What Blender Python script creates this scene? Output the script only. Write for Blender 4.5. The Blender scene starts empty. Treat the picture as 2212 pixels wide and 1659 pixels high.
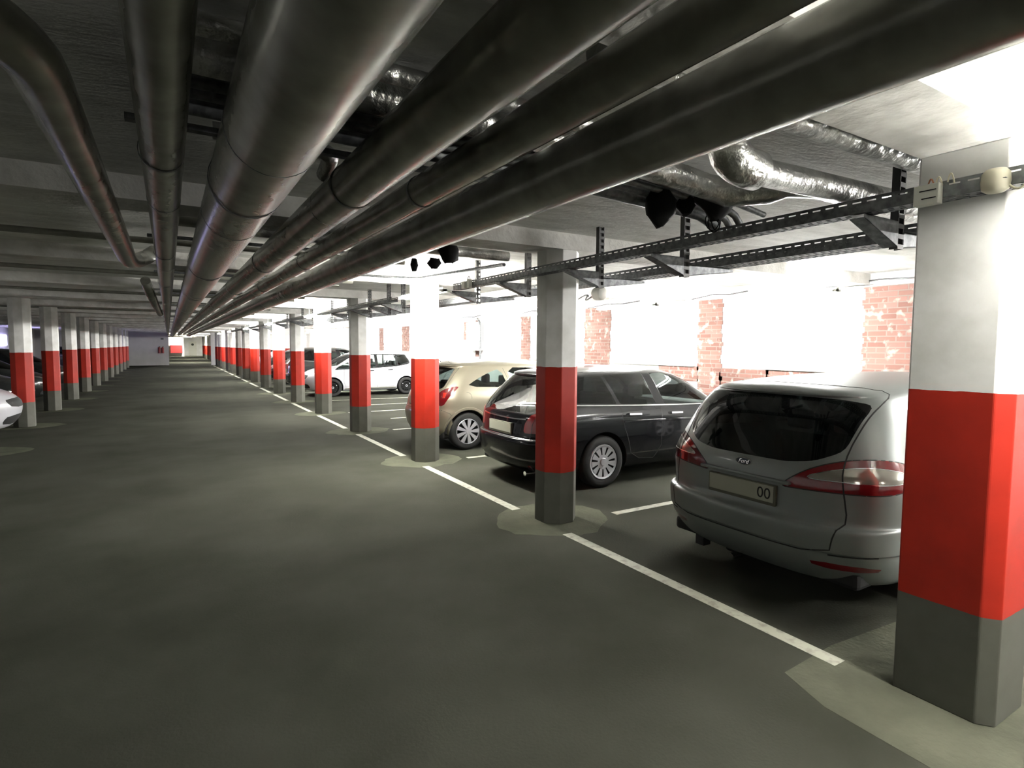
import bpy, bmesh, math, random
from mathutils import Vector, Matrix
from mathutils.bvhtree import BVHTree
random.seed(7)
PI = math.pi
sc = bpy.context.scene
C = sc.collection

# ------------------------------------------------------------------ camera, world, exposure
CAM_H = 1.7
cam = bpy.data.objects.new('camera', bpy.data.cameras.new('camera'))
C.objects.link(cam); sc.camera = cam
F_PX, YAW, PITCH, ROLL = 1229.4, math.radians(31.133), math.radians(3.813), math.radians(0.373)
cam.data.sensor_fit = 'HORIZONTAL'; cam.data.sensor_width = 36.0
cam.data.lens = 36.0 * F_PX / 2212.0
cam.data.clip_start = 0.05; cam.data.clip_end = 400
fw = Vector((math.sin(YAW)*math.cos(PITCH), math.cos(YAW)*math.cos(PITCH), -math.sin(PITCH)))
r0 = Vector((math.cos(YAW), -math.sin(YAW), 0)); u0 = r0.cross(fw)
rt = math.cos(ROLL)*r0 + math.sin(ROLL)*u0; up = -math.sin(ROLL)*r0 + math.cos(ROLL)*u0
M = Matrix.Identity(4)
for i in range(3):
    M[i][0] = rt[i]; M[i][1] = up[i]; M[i][2] = -fw[i]
M[0][3], M[1][3], M[2][3] = 0, 0, CAM_H
cam.matrix_world = M

w = bpy.data.worlds.new('world'); sc.world = w; w.use_nodes = True
w.node_tree.nodes['Background'].inputs[0].default_value = (0.6, 0.65, 0.6, 1)
w.node_tree.nodes['Background'].inputs[1].default_value = 0.02
vs = sc.view_settings
vs.view_transform = 'Standard'; vs.look = 'None'; vs.gamma = 1.0; vs.use_curve_mapping = False
vs.exposure = 2.05
sc.cycles.max_bounces = 7; sc.cycles.diffuse_bounces = 5; sc.cycles.glossy_bounces = 3
sc.cycles.transmission_bounces = 4; sc.cycles.transparent_max_bounces = 12
sc.cycles.caustics_reflective = False; sc.cycles.caustics_refractive = False
sc.cycles.sample_clamp_indirect = 6.0
sc.cycles.use_denoising = True

TRAY_LAMP = 262.0
NEAR_LAMP = 140.0      # emission of the tubes hung along the cable tray
WALL_LAMP = 260.0
LEFT_FILL = 55.0  # emission of the fill lamps added over the left bays
FARTRAY_LAMP = 190.0      # emission of the tubes along the brick wall
FAR_LAMP = 900.0

# ------------------------------------------------------------------ materials
def mat(name, base=(.5,.5,.5), rough=.5, metal=0.0, spec=.5, coat=0.0, emit=None, es=0.0):
    m = bpy.data.materials.new(name); m.use_nodes = True
    b = m.node_tree.nodes['Principled BSDF']
    b.inputs['Base Color'].default_value = (*base, 1)
    b.inputs['Roughness'].default_value = rough
    b.inputs['Metallic'].default_value = metal
    b.inputs['Specular IOR Level'].default_value = spec
    b.inputs['Coat Weight'].default_value = coat
    b.inputs['Coat Roughness'].default_value = .05
    if emit:
        b.inputs['Emission Color'].default_value = (*emit, 1); b.inputs['Emission Strength'].default_value = es
    return m
def nodes(m): return m.node_tree.nodes, m.node_tree.links, m.node_tree.nodes['Principled BSDF']
def noise_tint(m, c1, c2, scale=4.0, detail=6.0, lo=.35, hi=.65, bump=0.0, bscale=30.0, stretch=(1,1,1), coord='Object', rough=None):
    N, L, b = nodes(m)
    tc = N.new('ShaderNodeNewGeometry') if coord == 'World' else N.new('ShaderNodeTexCoord')
    out = tc.outputs['Position'] if coord == 'World' else tc.outputs['Object']
    mp = N.new('ShaderNodeMapping'); mp.inputs['Scale'].default_value = stretch; L.new(out, mp.inputs['Vector'])
    n = N.new('ShaderNodeTexNoise'); n.inputs['Scale'].default_value = scale; n.inputs['Detail'].default_value = detail
    L.new(mp.outputs[0], n.inputs['Vector'])
    r = N.new('ShaderNodeValToRGB'); r.color_ramp.elements[0].position = lo; r.color_ramp.elements[1].position = hi
    r.color_ramp.elements[0].color = (*c1, 1); r.color_ramp.elements[1].color = (*c2, 1)
    L.new(n.outputs['Fac'], r.inputs['Fac']); L.new(r.outputs[0], b.inputs['Base Color'])
    if bump:
        n2 = N.new('ShaderNodeTexNoise'); n2.inputs['Scale'].default_value = bscale; n2.inputs['Detail'].default_value = 5
        L.new(mp.outputs[0], n2.inputs['Vector'])
        bp = N.new('ShaderNodeBump'); bp.inputs['Strength'].default_value = bump; bp.inputs['Distance'].default_value = .02
        L.new(n2.outputs['Fac'], bp.inputs['Height']); L.new(bp.outputs[0], b.inputs['Normal'])
    return r

FLOOR = mat('floor_screed', rough=.95, spec=.02)
r = noise_tint(FLOOR, (.027,.0278,.0215), (.043,.0438,.0355), scale=1.1, detail=9, lo=.3, hi=.72, bump=.12, bscale=60, coord='World')
PATCHM = mat('patched_concrete', rough=.95, spec=.02)
noise_tint(PATCHM, (.052,.054,.040), (.084,.086,.064), scale=3.0, lo=.3, hi=.7, bump=.3, bscale=30, coord='World')
CEIL = mat('ceiling_concrete', rough=.9, spec=.2)
noise_tint(CEIL, (.52,.52,.49), (.74,.74,.71), scale=2.2, detail=9, lo=.3, hi=.7, bump=.5, bscale=14, stretch=(1,3.5,1), coord='World')
BEAM = mat('beam_concrete', rough=.9, spec=.2)
noise_tint(BEAM, (.50,.49,.46), (.74,.73,.70), scale=3.0, detail=8, lo=.3, hi=.65, bump=.6, bscale=12, coord='World')
PLASTER = mat('white_plaster', rough=.85, spec=.2)
noise_tint(PLASTER, (.76,.76,.74), (.86,.86,.85), scale=1.5, coord='World', bump=.2, bscale=9)
GREYWALL = mat('pale_grey_wall', rough=.85, spec=.2)
noise_tint(GREYWALL, (.50,.50,.50), (.60,.60,.60), scale=1.0, coord='World')
PAINTLINE = mat('line_paint', rough=.6)
noise_tint(PAINTLINE, (.16,.16,.13), (.33,.33,.27), scale=14, detail=6, lo=.28, hi=.5, coord='World')

BRICK = mat('old_brick', rough=.9, spec=.15)
N, L, b = nodes(BRICK)
g = N.new('ShaderNodeNewGeometry'); sp = N.new('ShaderNodeSeparateXYZ'); cb = N.new('ShaderNodeCombineXYZ')
L.new(g.outputs['Position'], sp.inputs[0]); L.new(sp.outputs[1], cb.inputs[0]); L.new(sp.outputs[2], cb.inputs[1])
bt = N.new('ShaderNodeTexBrick'); L.new(cb.outputs[0], bt.inputs['Vector'])
bt.inputs['Scale'].default_value = 1.0; bt.inputs['Brick Width'].default_value = .25; bt.inputs['Row Height'].default_value = .078
bt.inputs['Mortar Size'].default_value = .009; bt.inputs['Bias'].default_value = -.1
bt.inputs['Color1'].default_value = (.12,.062,.052,1); bt.inputs['Color2'].default_value = (.19,.106,.090,1); bt.inputs['Mortar'].default_value = (.15,.122,.106,1)
nz = N.new('ShaderNodeTexNoise'); nz.inputs['Scale'].default_value = 7; nz.inputs['Detail'].default_value = 8; L.new(g.outputs['Position'], nz.inputs['Vector'])
rr = N.new('ShaderNodeValToRGB'); rr.color_ramp.elements[0].position = .56; rr.color_ramp.elements[1].position = .66
L.new(nz.outputs['Fac'], rr.inputs['Fac'])
mx = N.new('ShaderNodeMix'); mx.data_type = 'RGBA'; mx.inputs[7].default_value = (.25,.22,.195,1)
L.new(rr.outputs[0], mx.inputs[0]); L.new(bt.outputs['Color'], mx.inputs[6]); L.new(mx.outputs[2], b.inputs['Base Color'])
bp = N.new('ShaderNodeBump'); bp.inputs['Strength'].default_value = .8; bp.inputs['Distance'].default_value = .02
L.new(bt.outputs['Fac'], bp.inputs['Height']); bp.invert = True; L.new(bp.outputs[0], b.inputs['Normal'])

def band_material(name, red):
    m = mat(name, rough=.55, spec=.35)
    N, L, b = nodes(m)
    g = N.new('ShaderNodeNewGeometry'); sp = N.new('ShaderNodeSeparateXYZ'); L.new(g.outputs['Position'], sp.inputs[0])
    nz = N.new('ShaderNodeTexNoise'); nz.inputs['Scale'].default_value = 9; L.new(g.outputs['Position'], nz.inputs['Vector'])
    a = N.new('ShaderNodeMath'); a.operation = 'MULTIPLY_ADD'; a.inputs[1].default_value = .012; L.new(nz.outputs['Fac'], a.inputs[0]); L.new(sp.outputs[2], a.inputs[2])
    d = N.new('ShaderNodeMath'); d.operation = 'DIVIDE'; d.inputs[1].default_value = 3.0; L.new(a.outputs[0], d.inputs[0])
    r = N.new('ShaderNodeValToRGB'); r.color_ramp.interpolation = 'CONSTANT'
    e = r.color_ramp.elements
    e[0].position = 0; e[0].color = (.082,.083,.068,1)
    e[1].position = .503/3; e[1].color = (*red, 1)
    x = e.new(1.508/3); x.color = (.84,.84,.82,1)
    x = e.new(2.64/3); x.color = (.52,.50,.44,1)
    L.new(d.outputs[0], r.inputs['Fac'])
    n2 = N.new('ShaderNodeTexNoise'); n2.inputs['Scale'].default_value = 5; n2.inputs['Detail'].default_value = 8; L.new(g.outputs['Position'], n2.inputs['Vector'])
    r2 = N.new('ShaderNodeValToRGB'); r2.color_ramp.elements[0].color = (.82,.82,.80,1); r2.color_ramp.elements[1].color = (1,1,1,1)
    r2.color_ramp.elements[0].position = .3; r2.color_ramp.elements[1].position = .6
    L.new(n2.outputs['Fac'], r2.inputs['Fac'])
    mx = N.new('ShaderNodeMix'); mx.data_type = 'RGBA'; mx.blend_type = 'MULTIPLY'; mx.inputs[0].default_value = 1
    L.new(r.outputs[0], mx.inputs[6]); L.new(r2.outputs[0], mx.inputs[7]); L.new(mx.outputs[2], b.inputs['Base Color'])
    return m
BAND = band_material('banded_column_paint', (.35,.015,.005))

LAG = mat('dull_pipe_cladding', rough=.27, metal=.35, spec=.5)
noise_tint(LAG, (.19,.19,.16), (.32,.318,.28), scale=6, detail=6, lo=.3, hi=.7, bump=.05, bscale=12)
FOIL = mat('crinkled_foil', rough=.3, metal=.9)
noise_tint(FOIL, (.35,.35,.34), (.62,.62,.60), scale=8, detail=6, bump=1.0, bscale=16)
GALV = mat('galvanised_steel', rough=.5, metal=.6)
noise_tint(GALV, (.10,.105,.11), (.22,.225,.23), scale=25, lo=.35, hi=.65)
DARKSTEEL = mat('dark_steel', (.07,.07,.07), rough=.5, metal=.5)
BLACKP = mat('matt_black_plastic', (.008,.008,.008), rough=.8, spec=.1)
RUBBER = mat('tyre_rubber', (.015,.015,.015), rough=.8, spec=.3)
WHITEPL = mat('white_plastic', (.72,.72,.66), rough=.4)
CREAM = mat('cream_plastic', (.80,.76,.60), rough=.4)
COPPER = mat('copper_wire', (.35,.14,.07), rough=.4, metal=.6)
def emis(name, col, s):
    m = bpy.data.materials.new(name); m.use_nodes = True
    N = m.node_tree.nodes; N.clear(); o = N.new('ShaderNodeOutputMaterial'); e = N.new('ShaderNodeEmission')
    e.inputs[0].default_value = (*col, 1); e.inputs[1].default_value = s; m.node_tree.links.new(e.outputs[0], o.inputs[0]); return m
TUBE_T = emis('lit_tube_tray', (1.0,.98,.90), TRAY_LAMP)
TUBE_N = emis('lit_tube_near_column', (1.0,.98,.90), NEAR_LAMP)
TUBE_L = emis('fill_tube_left', (1.0,.98,.92), LEFT_FILL)
TUBE_FT = emis('lit_tube_far_tray', (1.0,.985,.93), FARTRAY_LAMP)
TUBE_W = emis('lit_tube_wall', (1.0,.985,.95), WALL_LAMP)
TUBE_F = emis('lit_tube_far', (1.0,.97,.84), FAR_LAMP)
BLUEWIN = emis('daylight_pane', (.55,.5,1.0), 6.0)
def glass(name, tint, refl=.9, rough=.02):
    m = bpy.data.materials.new(name); m.use_nodes = True
    N = m.node_tree.nodes; L = m.node_tree.links; N.clear()
    o = N.new('ShaderNodeOutputMaterial'); t = N.new('ShaderNodeBsdfTransparent'); t.inputs[0].default_value = (*tint, 1)
    g = N.new('ShaderNodeBsdfGlossy'); g.inputs['Roughness'].default_value = rough; g.inputs[0].default_value = (refl,refl,refl,1)
    f = N.new('ShaderNodeFresnel'); f.inputs[0].default_value = 1.5
    mx = N.new('ShaderNodeMixShader'); L.new(f.outputs[0], mx.inputs[0]); L.new(t.outputs[0], mx.inputs[1]); L.new(g.outputs[0], mx.inputs[2])
    L.new(mx.outputs[0], o.inputs[0]); return m
CLEARG = glass('clear_car_glass', (.62,.70,.67))
TINTG = glass('tinted_car_glass', (.10,.115,.11))
MIDG = glass('smoked_car_glass', (.25,.29,.28))
CHROME = mat('chrome', (.75,.75,.76), rough=.12, metal=1.0)
SILVERW = mat('silver_wheel', (.62,.62,.66), rough=.3, metal=.6)
REDLENS = mat('red_lens', (.13,.004,.007), rough=.12, coat=.8)
REDGLINT = mat('red_lens_highlight', (.60,.02,.01), rough=.12, coat=.8)  # brighter red for the highlight painted into the tail lamp
CLEARLENS = mat('clear_lens', (.34,.33,.29), rough=.12, metal=.5, coat=.8)
SEAM = mat('panel_gap', (.01,.01,.01), rough=.8)
SEATM = mat('grey_seat_cloth', (.06,.06,.065), rough=.9)
LININGM = mat('cabin_lining', (.09,.09,.09), rough=.9)
PLATE = mat('plate_white', (.30,.30,.24), rough=.5)
PLATEF = mat('plate_frame', (.10,.10,.07), rough=.5)
def paint(name, col, metal=.5, rough=.35, coat=.6):
    m = mat(name, col, rough=rough, metal=metal, coat=coat); return m
P_GREY = paint('dusty_grey_paint', (.18,.197,.192), .35, .42, .25)
P_BLACK = mat('black_gloss_paint', (.004,.004,.005), rough=.25, spec=.12, coat=.45)
P_GOLD = paint('champagne_paint', (.27,.245,.185), .45, .35, .6)
P_WHITE = paint('white_paint', (.56,.56,.60), 0, .3, .6)
P_RED = paint('dark_red_paint', (.10,.008,.012), .3, .25, .9)
P_DARK = paint('dark_grey_paint', (.02,.022,.022), .3, .25, .9)

# ------------------------------------------------------------------ mesh helpers
class MB:
    def __init__(s): s.v = []; s.f = []
    def add(s, vs, fs):
        o = len(s.v); s.v += [tuple(p) for p in vs]; s.f += [tuple(i+o for i in f) for f in fs]; return s
    def box(s, x0, x1, y0, y1, z0, z1, bev=0.0):
        if bev <= 0:
            vs = [(x0,y0,z0),(x1,y0,z0),(x1,y1,z0),(x0,y1,z0),(x0,y0,z1),(x1,y0,z1),(x1,y1,z1),(x0,y1,z1)]
            return s.add(vs, [(3,2,1,0),(4,5,6,7),(0,1,5,4),(1,2,6,5),(2,3,7,6),(3,0,4,7)])
        bm = bmesh.new(); bmesh.ops.create_cube(bm, size=1)
        for v in bm.verts: v.co = Vector(((x0+x1)/2+v.co.x*(x1-x0), (y0+y1)/2+v.co.y*(y1-y0), (z0+z1)/2+v.co.z*(z1-z0)))
        bmesh.ops.bevel(bm, geom=bm.edges[:], offset=bev, segments=2, affect='EDGES', profile=.5)
        bm.verts.index_update(); s.add([v.co for v in bm.verts], [[v.index for v in f.verts] for f in bm.faces]); bm.free(); return s
    def tube(s, pts, r, n=12, cap=True):
        pts = [Vector(p) for p in pts]; rs = r if isinstance(r, (list,tuple)) else [r]*len(pts)
        rings = []; up = None
        for i, p in enumerate(pts):
            a = pts[i]-pts[i-1] if i else pts[1]-pts[0]
            c = pts[i+1]-pts[i] if i < len(pts)-1 else a
            t = (a.normalized()+c.normalized()).normalized()
            if up is None: up = Vector((0,0,1)) if abs(t.z) < .9 else Vector((1,0,0))
            x = t.cross(up).normalized(); y = x.cross(t).normalized(); up = y
            k = 1.0/max(.5, t.dot(a.normalized()))
            rings.append([p + (x*math.cos(2*PI*j/n)+y*math.sin(2*PI*j/n))*rs[i]*(k if 0 < i < len(pts)-1 else 1) for j in range(n)])
        vs = [q for g in rings for q in g]; fs = []
        for i in range(len(pts)-1):
            for j in range(n):
                a = i*n+j; b_ = i*n+(j+1)%n; fs.append((a, b_, b_+n, a+n))
        if cap: fs.append(tuple(range(n-1,-1,-1))); fs.append(tuple((len(pts)-1)*n+j for j in range(n)))
        return s.add(vs, fs)
    def lathe(s, prof, n=40, axis='y', c=(0,0,0)):
        vs = []; fs = []
        for (r, h) in prof:
            for j in range(n):
                a = 2*PI*j/n; x, z = r*math.cos(a), r*math.sin(a)
                vs.append((c[0]+x, c[1]+h, c[2]+z) if axis == 'y' else (c[0]+x, c[1]+z, c[2]+h))
        for i in range(len(prof)-1):
            for j in range(n):
                a = i*n+j; b_ = i*n+(j+1)%n; fs.append((a, a+n, b_+n, b_))
        return s.add(vs, fs)
    def prism(s, poly, z0, z1):
        n = len(poly)
        return s.add([(x,y,z0) for x,y in poly]+[(x,y,z1) for x,y in poly],
            [tuple(range(n-1,-1,-1)), tuple(range(n,2*n))]+[(i,(i+1)%n,(i+1)%n+n,i+n) for i in range(n)])
    def build(s, name, m, parent=None, smooth=None, loc=None):
        me = bpy.data.meshes.new(name); me.from_pydata(s.v, [], s.f); me.materials.append(m)
        o = bpy.data.objects.new(name, me); C.objects.link(o)
        if smooth is not None:
            me.polygons.foreach_set('use_smooth', [True]*len(me.polygons))
            if smooth < 180: me.set_sharp_from_angle(angle=math.radians(smooth))
        me.update()
        if parent: o.parent = parent
        if loc: o.location = loc
        return o
def tag(o, label=None, cat=None, group=None, kind=None):
    for k, v in (('label',label),('category',cat),('group',group),('kind',kind)):
        if v: o[k] = v
    return o
def empty(name, loc=(0,0,0), rz=0.0, label=None, cat=None, group=None):
    o = bpy.data.objects.new(name, None); C.objects.link(o); o.location = loc; o.rotation_euler = (0,0,rz); o.empty_display_size = .1
    tag(o, label, cat, group); return o
def copy_tree(o, parent=None):
    c = o.copy(); C.objects.link(c)
    if parent: c.parent = parent
    for ch in list(o.children): copy_tree(ch, c)
    return c
def arc(p0, p1, p2, n=6):
    p0, p1, p2 = Vector(p0), Vector(p1), Vector(p2)
    return [(1-t)**2*p0+2*(1-t)*t*p1+t*t*p2 for t in [i/n for i in range(n+1)]]

# ------------------------------------------------------------------ setting
XW = 8.6; ZC = 2.75; ZB = 2.60; Y0 = -9.0; Y1 = 53.0; XL = -8.2
def struct(name, mb, m, **k): return tag(mb.build(name, m, **k), kind='structure')
floor = struct('floor', MB().box(XL-.3, XW+.3, Y0-.3, 98, -.2, 0), FLOOR)
ceiling = struct('ceiling', MB().box(XL-.3, XW+.3, Y0-.3, 98, ZC, ZC+.25), CEIL)
wr = struct('wall_right', MB().box(XW, XW+.3, Y0, 98, 0, ZC), PLASTER)
struct('wall_left', MB().box(XL-.3, XL, Y0, 98, 0, ZC), GREYWALL)
struct('wall_back', MB().box(XL, XW, Y0-.3, Y0, 0, ZC), GREYWALL)
wf = struct('wall_far', MB().box(XL, .06, Y1, Y1+.3, 0, ZC), GREYWALL)
struct('wall_side', MB().box(3.0, 4.4, 52.4, 52.7, 0, ZC), GREYWALL)
wp = struct('wall_end', MB().box(-4, XW, 94, 94.3, 0, ZC), PLASTER)
COLY = [1.18] + [4.52+3.33*i for i in range(0, 26)]
LCOLY = [15.0+3.33*i for i in range(-4, 24)]
k = 0
for i, y in enumerate(COLY):
    if y > 52 and i % 2: continue
    k += 1
    struct('trim_%d' % k, MB().box(XL, XW, y-.19, y+.19, ZB, ZC), BEAM)
for y in (-2.15,):
    k += 1; struct('trim_%d' % k, MB().box(XL, XW, y-.19, y+.19, ZB, ZC), BEAM)
# downstand at the wall head, brick areas let into the plaster
k += 1; struct('trim_%d' % k, MB().box(XW-.10, XW, Y0, 60, 2.60, ZC), PLASTER)
def ragged(y0, y1, z0, z1, amp=.03, st=.078):
    pts = []; z = z0
    while z < z1-1e-6:
        j = random.uniform(-amp, amp); zt = min(z+st, z1); pts += [(y1+j, z), (y1+j, zt)]; z = zt
    z = z1
    while z > z0+1e-6:
        j = random.uniform(-amp, amp); zt = max(z-st, z0); pts += [(y0+j, z), (y0+j, zt)]; z = zt
    return pts
def brick_panel(y0, y1, z0, z1, amp=.03):
    p = ragged(y0, y1, z0, z1, amp)
    n = len(p); vs = [(XW-.012, a, c) for a, c in p]+[(XW, a, c) for a, c in p]
    fs = [tuple(range(n))[::-1]]+[(i,(i+1)%n,(i+1)%n+n,i+n) for i in range(n)]
    o = MB().add(vs, fs).build('brick_panel', BRICK, wr); o['label'] = 'bare old red brick'
for y0, y1, z0, z1 in [(3.55,4.45,1.30,2.58),(6.88,7.42,.62,2.58),(9.93,10.86,1.28,2.60),(13.28,13.76,1.30,2.56),(16.28,16.55,1.35,2.54),(17.05,17.4,1.9,2.5),
        (22.5,23.35,1.45,2.5),(25.8,26.4,1.45,2.5),(30.2,30.8,1.4,2.5),(5.95,6.9,1.02,1.33),(7.42,8.4,1.05,1.34),(4.45,5.95,1.2,1.335),(36,36.8,1.4,2.5),(-1.2,.3,1.2,2.58)]:
    brick_panel(y0, y1, z0, z1)
for y0, y1 in [(4.45,5.97),(7.5,9.9),(10.9,13.25)]:
    o = MB().box(XW-.04, XW, y0, y1, 1.335, 1.36).build('sill_ledge', PLASTER, wr)

# white lines and concrete patches on the floor
def flat(name, x0, x1, y0, y1, m, z=.002):
    o = MB().box(x0, x1, y0, y1, .0002, z).build(name, m, floor); return o
def patch_poly(cx, cy, side=1):
    pts = []
    for i in range(28):
        a = 2*PI*i/28; cxs, sn = math.cos(a), math.sin(a); rr_ = 1/(abs(cxs)**1.7+abs(sn)**1.7)**(1/1.7)
        pts.append((cx+rr_*cxs*(.62+random.uniform(-.04,.04)), cy+rr_*sn*(.52+random.uniform(-.05,.05))))
    o = MB().prism(pts, .0002, .0012).build('concrete_patch', PATCHM, floor); return o
for i, y in enumerate(COLY):
    if y > 50: break
    if i == 0:
        pts = [(2.72,1.72),(2.62,1.45),(2.60,.9),(2.60,.3),(2.62,-.5),(3.9,-.5),(3.9,1.7),(3.2,1.75)]
        MB().prism(pts[::-1], .0002, .0012).build('concrete_patch', PATCHM, floor)
    else: patch_poly(3.2, y)
    if i+1 < len(COLY): flat('white_line', 3.01, 3.11, y+.44, COLY[i+1]-.44, PAINTLINE)
    flat('white_line', 3.85, 8.3, y-.22, y-.13, PAINTLINE)
for y in (9.6, 12.7, 15.9): flat('white_line', 4.4, 8.3, y, y+.07, PAINTLINE)
for y in LCOLY:
    if 0 < y < 50: patch_poly(-2.5, y)

# columns
def octagon(cx, cy, R, a=.415):
    q = R*a
    return [(cx-q,cy-R),(cx+q,cy-R),(cx+R,cy-q),(cx+R,cy+q),(cx+q,cy+R),(cx-q,cy+R),(cx-R,cy+q),(cx-R,cy-q)]
def column(x, y, label, group, R=.19, a=.415):
    mb = MB().prism([(p[0]-x, p[1]-y) for p in octagon(x, y, R, a)], 0, ZB+.0)
    o = mb.build('column', BAND, None, loc=(x, y, 0))
    bv = o.modifiers.new('bevel', 'BEVEL'); bv.width = .006; bv.segments = 2; bv.limit_method = 'ANGLE'
    tag(o, label, 'column', group)
    return o
ordn = ['','second','third','fourth','fifth','sixth','seventh','eighth','ninth','tenth','eleventh','twelfth','thirteenth','fourteenth','fifteenth','sixteenth']
RLAB = {1:'octagonal red-banded column standing between the grey estate and the black estate',
    2:'octagonal red-banded column in front of the beige hatchback tail',
    3:'octagonal red-banded column in front of the white hatchback front door',
    4:'octagonal red-banded column in front of the white hatchback front wheel',
    5:'octagonal red-banded column in front of the black people carrier bonnet',
    6:'octagonal red-banded column beside the dark red car',
    7:'octagonal red-banded column between the dark red car and the black car'}
for i, y in enumerate(COLY):
    if i == 0:
        o = MB().prism([(-.2,-.15),(-.15,-.21),(.15,-.21),(.2,-.15),(.2,.19),(.15,.21),(-.15,.21),(-.2,.19)], 0, ZB).build('column', BAND, None, loc=(3.285, 1.18, 0))
        bv = o.modifiers.new('bevel', 'BEVEL'); bv.width = .006; bv.segments = 2
        tag(o, 'broad square column with red band beside the grey estate, cut by the photo edge', 'column')
        continue
    if i > 13 and y < 53: pass
    if y > 84: break
    x = 3.24 if i < 4 else 3.28 + .012*(i-4)
    if y > 53: x = 3.9
    lab = RLAB.get(i) or ('red-banded column in the white passage beyond the end wall' if y > 53 else 'distant red-banded column along the bays, %s from the camera' % (ordn[i] if i < 16 else 'sixteenth'))
    column(x, y, lab, 'distant columns in the passage' if y > 53 else 'columns along the brick wall bays')
n = 0
for y in LCOLY:
    if y < 14 or y > 51: continue
    n += 1
    column(-2.54, y, ['red-banded column beside the white car nose across the aisle','red-banded column beyond the shiny headlamp of the black car across the aisle'][n-1] if n < 3 else 'red-banded column across the aisle, %s in its row' % ordn[n-1], 'columns across the aisle', R=.172)
for (x, y, s) in [(6.3,34.5,.5),(5.2,31.2,.35),(7.6,42.0,.6),(5.6,47.5,.3)]:
    column(x, y, {34.5:'broad red-banded pillar behind the far parked cars, widest of them',31.2:'red-banded pillar just beyond the black car headlamp',42.0:'broad red-banded pillar far back against the bright wall',47.5:'slim red-banded pillar near the end wall'}[y], 'pillars behind the far bays', R=s, a=.8)

# ------------------------------------------------------------------ ceiling pipes
LONG = []
def pipe(label, pts, r, m=LAG, group='lagged pipes under the ceiling', joints=(), n=28, name='lagged_pipe', smooth=60):
    root = empty(name, tuple(pts[0]), 0, label, 'pipe', group)
    o = Vector(pts[0])
    if group.startswith('lagged') and len(pts) == 2 and pts[0][1] < -5: root['_r'] = r; LONG.append(root)
    MB().tube([Vector(p)-o for p in pts], r, n).build('pipe_run', m, root, smooth)
    for j in joints:
        for a, b_ in zip(pts[:-1], pts[1:]):
            a = Vector(a); b_ = Vector(b_)
            if min(a.y, b_.y) <= j <= max(a.y, b_.y) and abs(a.y-b_.y) > .5:
                t = (j-a.y)/(b_.y-a.y); c = a.lerp(b_, t)-o; d = (b_-a).normalized()*.003
                MB().tube([c-d, c+d], (r if not isinstance(r, list) else r[0])+.0015, n).build('cladding_seam', GALV, root, 60)
    return root
J = [4.9, 10.2, 16]
pipe('thick grey lagged pipe, closest of the long pipes to the cable tray', [(1.445,-8.9,2.43),(1.41,52.8,2.405)], .122, joints=J)
pipe('thinnest long lagged pipe, squeezed beside the thick pipe closest to the tray', [(1.12,-8.9,2.475),(1.12,52.8,2.475)], .076, joints=[3.9,9])
pipe('mid-sized long lagged pipe with a bright lower edge, beside the widest pipe', [(.77,-8.9,2.45),(.77,52.8,2.45)], .102, joints=[3.2,9])
pipe('widest long lagged pipe running along the aisle ceiling', [(.315,-8.9,2.40),(.33,52.8,2.405)], .15, joints=[2.05,3.4,8])
pipe('lagged pipe running straight overhead between the widest pipe and the bent pipe', [(0.0,-8.9,2.475),(.02,52.8,2.475)], .078, joints=[3.6,6.5])
pipe('lagged pipe that bends in from the dark side and stops half way along', [(-4.6,1.72,2.47),(-.75,1.72,2.47)]+arc((-.62,1.72,2.47),(-.29,1.72,2.47),(-.29,2.15,2.47),8)+[(-.29,6.2,2.475)]+arc((-.285,6.3,2.475),(-.28,6.75,2.48),(-.16,7.1,2.60),6)+[(-.1,7.3,2.68)], .072)
pipe('short dark pipe dropping beside the straight overhead pipe far down the aisle', [(-.27,10.6,2.68),(-.22,11.0,2.52),(-.19,14,2.5),(-.15,18,2.5)], .07)
# cross pipes under the slab
pipe('foil-wrapped cross pipe running into the top of the broad square column', [(1.2,1.47,2.655),(2.2,1.47,2.655),(2.5,1.47,2.652),(3.5,1.46,2.65)], .062, FOIL, 'cross pipes', n=20, name='foil_pipe')
pipe('foil-wrapped cross pipe with a big capped elbow, below the one at the column top', [(2.10,1.70,2.73),(2.11,1.69,2.6)]+arc((2.11,1.69,2.57),(2.12,1.68,2.49),(2.28,1.67,2.49),5)+[(2.32,1.67,2.49),(2.7,1.66,2.495),(3.7,1.66,2.52)], [.085]*8+[.06]*3, FOIL, 'cross pipes', n=20, name='foil_pipe')
BIGX = pipe('large cross pipe ending in a crumpled foil elbow above the cable tray', [(0,2.22,2.67),(1.9,2.22,2.655),(2.62,2.23,2.60),(2.75,2.2,2.58),(2.92,2.05,2.58),(2.96,1.97,2.59),(3.12,1.88,2.585),(3.45,1.86,2.57),(4.6,1.84,2.55)], [.07,.07,.068,.078,.07,.055,.056,.055,.055], FOIL, 'cross pipes', n=20, name='foil_pipe')
SP = []
for j, (y, z, r_) in enumerate([(2.35,2.60,.018),(2.40,2.58,.022),(2.47,2.565,.020),(2.56,2.55,.034)]):
    lab = ['slim steel cross pipe hugging the foil pipe, topmost of three','slim steel cross pipe, middle one of three above the black boots','slim steel cross pipe, lowest of three above the black boots','stout steel cross pipe with a downward elbow behind the black boots'][j]
    pts = [(0,y,z+.06),(1.7,y,z+.05),(2.7+.06*j,y,z)]
    pts += [(2.95,y,z-.005),(3.08,y,z-.05),(3.17,y,z-.14)] if j else [(3.0,y,z-.01),(3.15,y,z-.03),(3.3,y,z-.05)]
    SP.append(pipe(lab, pts, r_, GALV, 'slim cross pipes', n=12, name='steel_pipe'))
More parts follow.
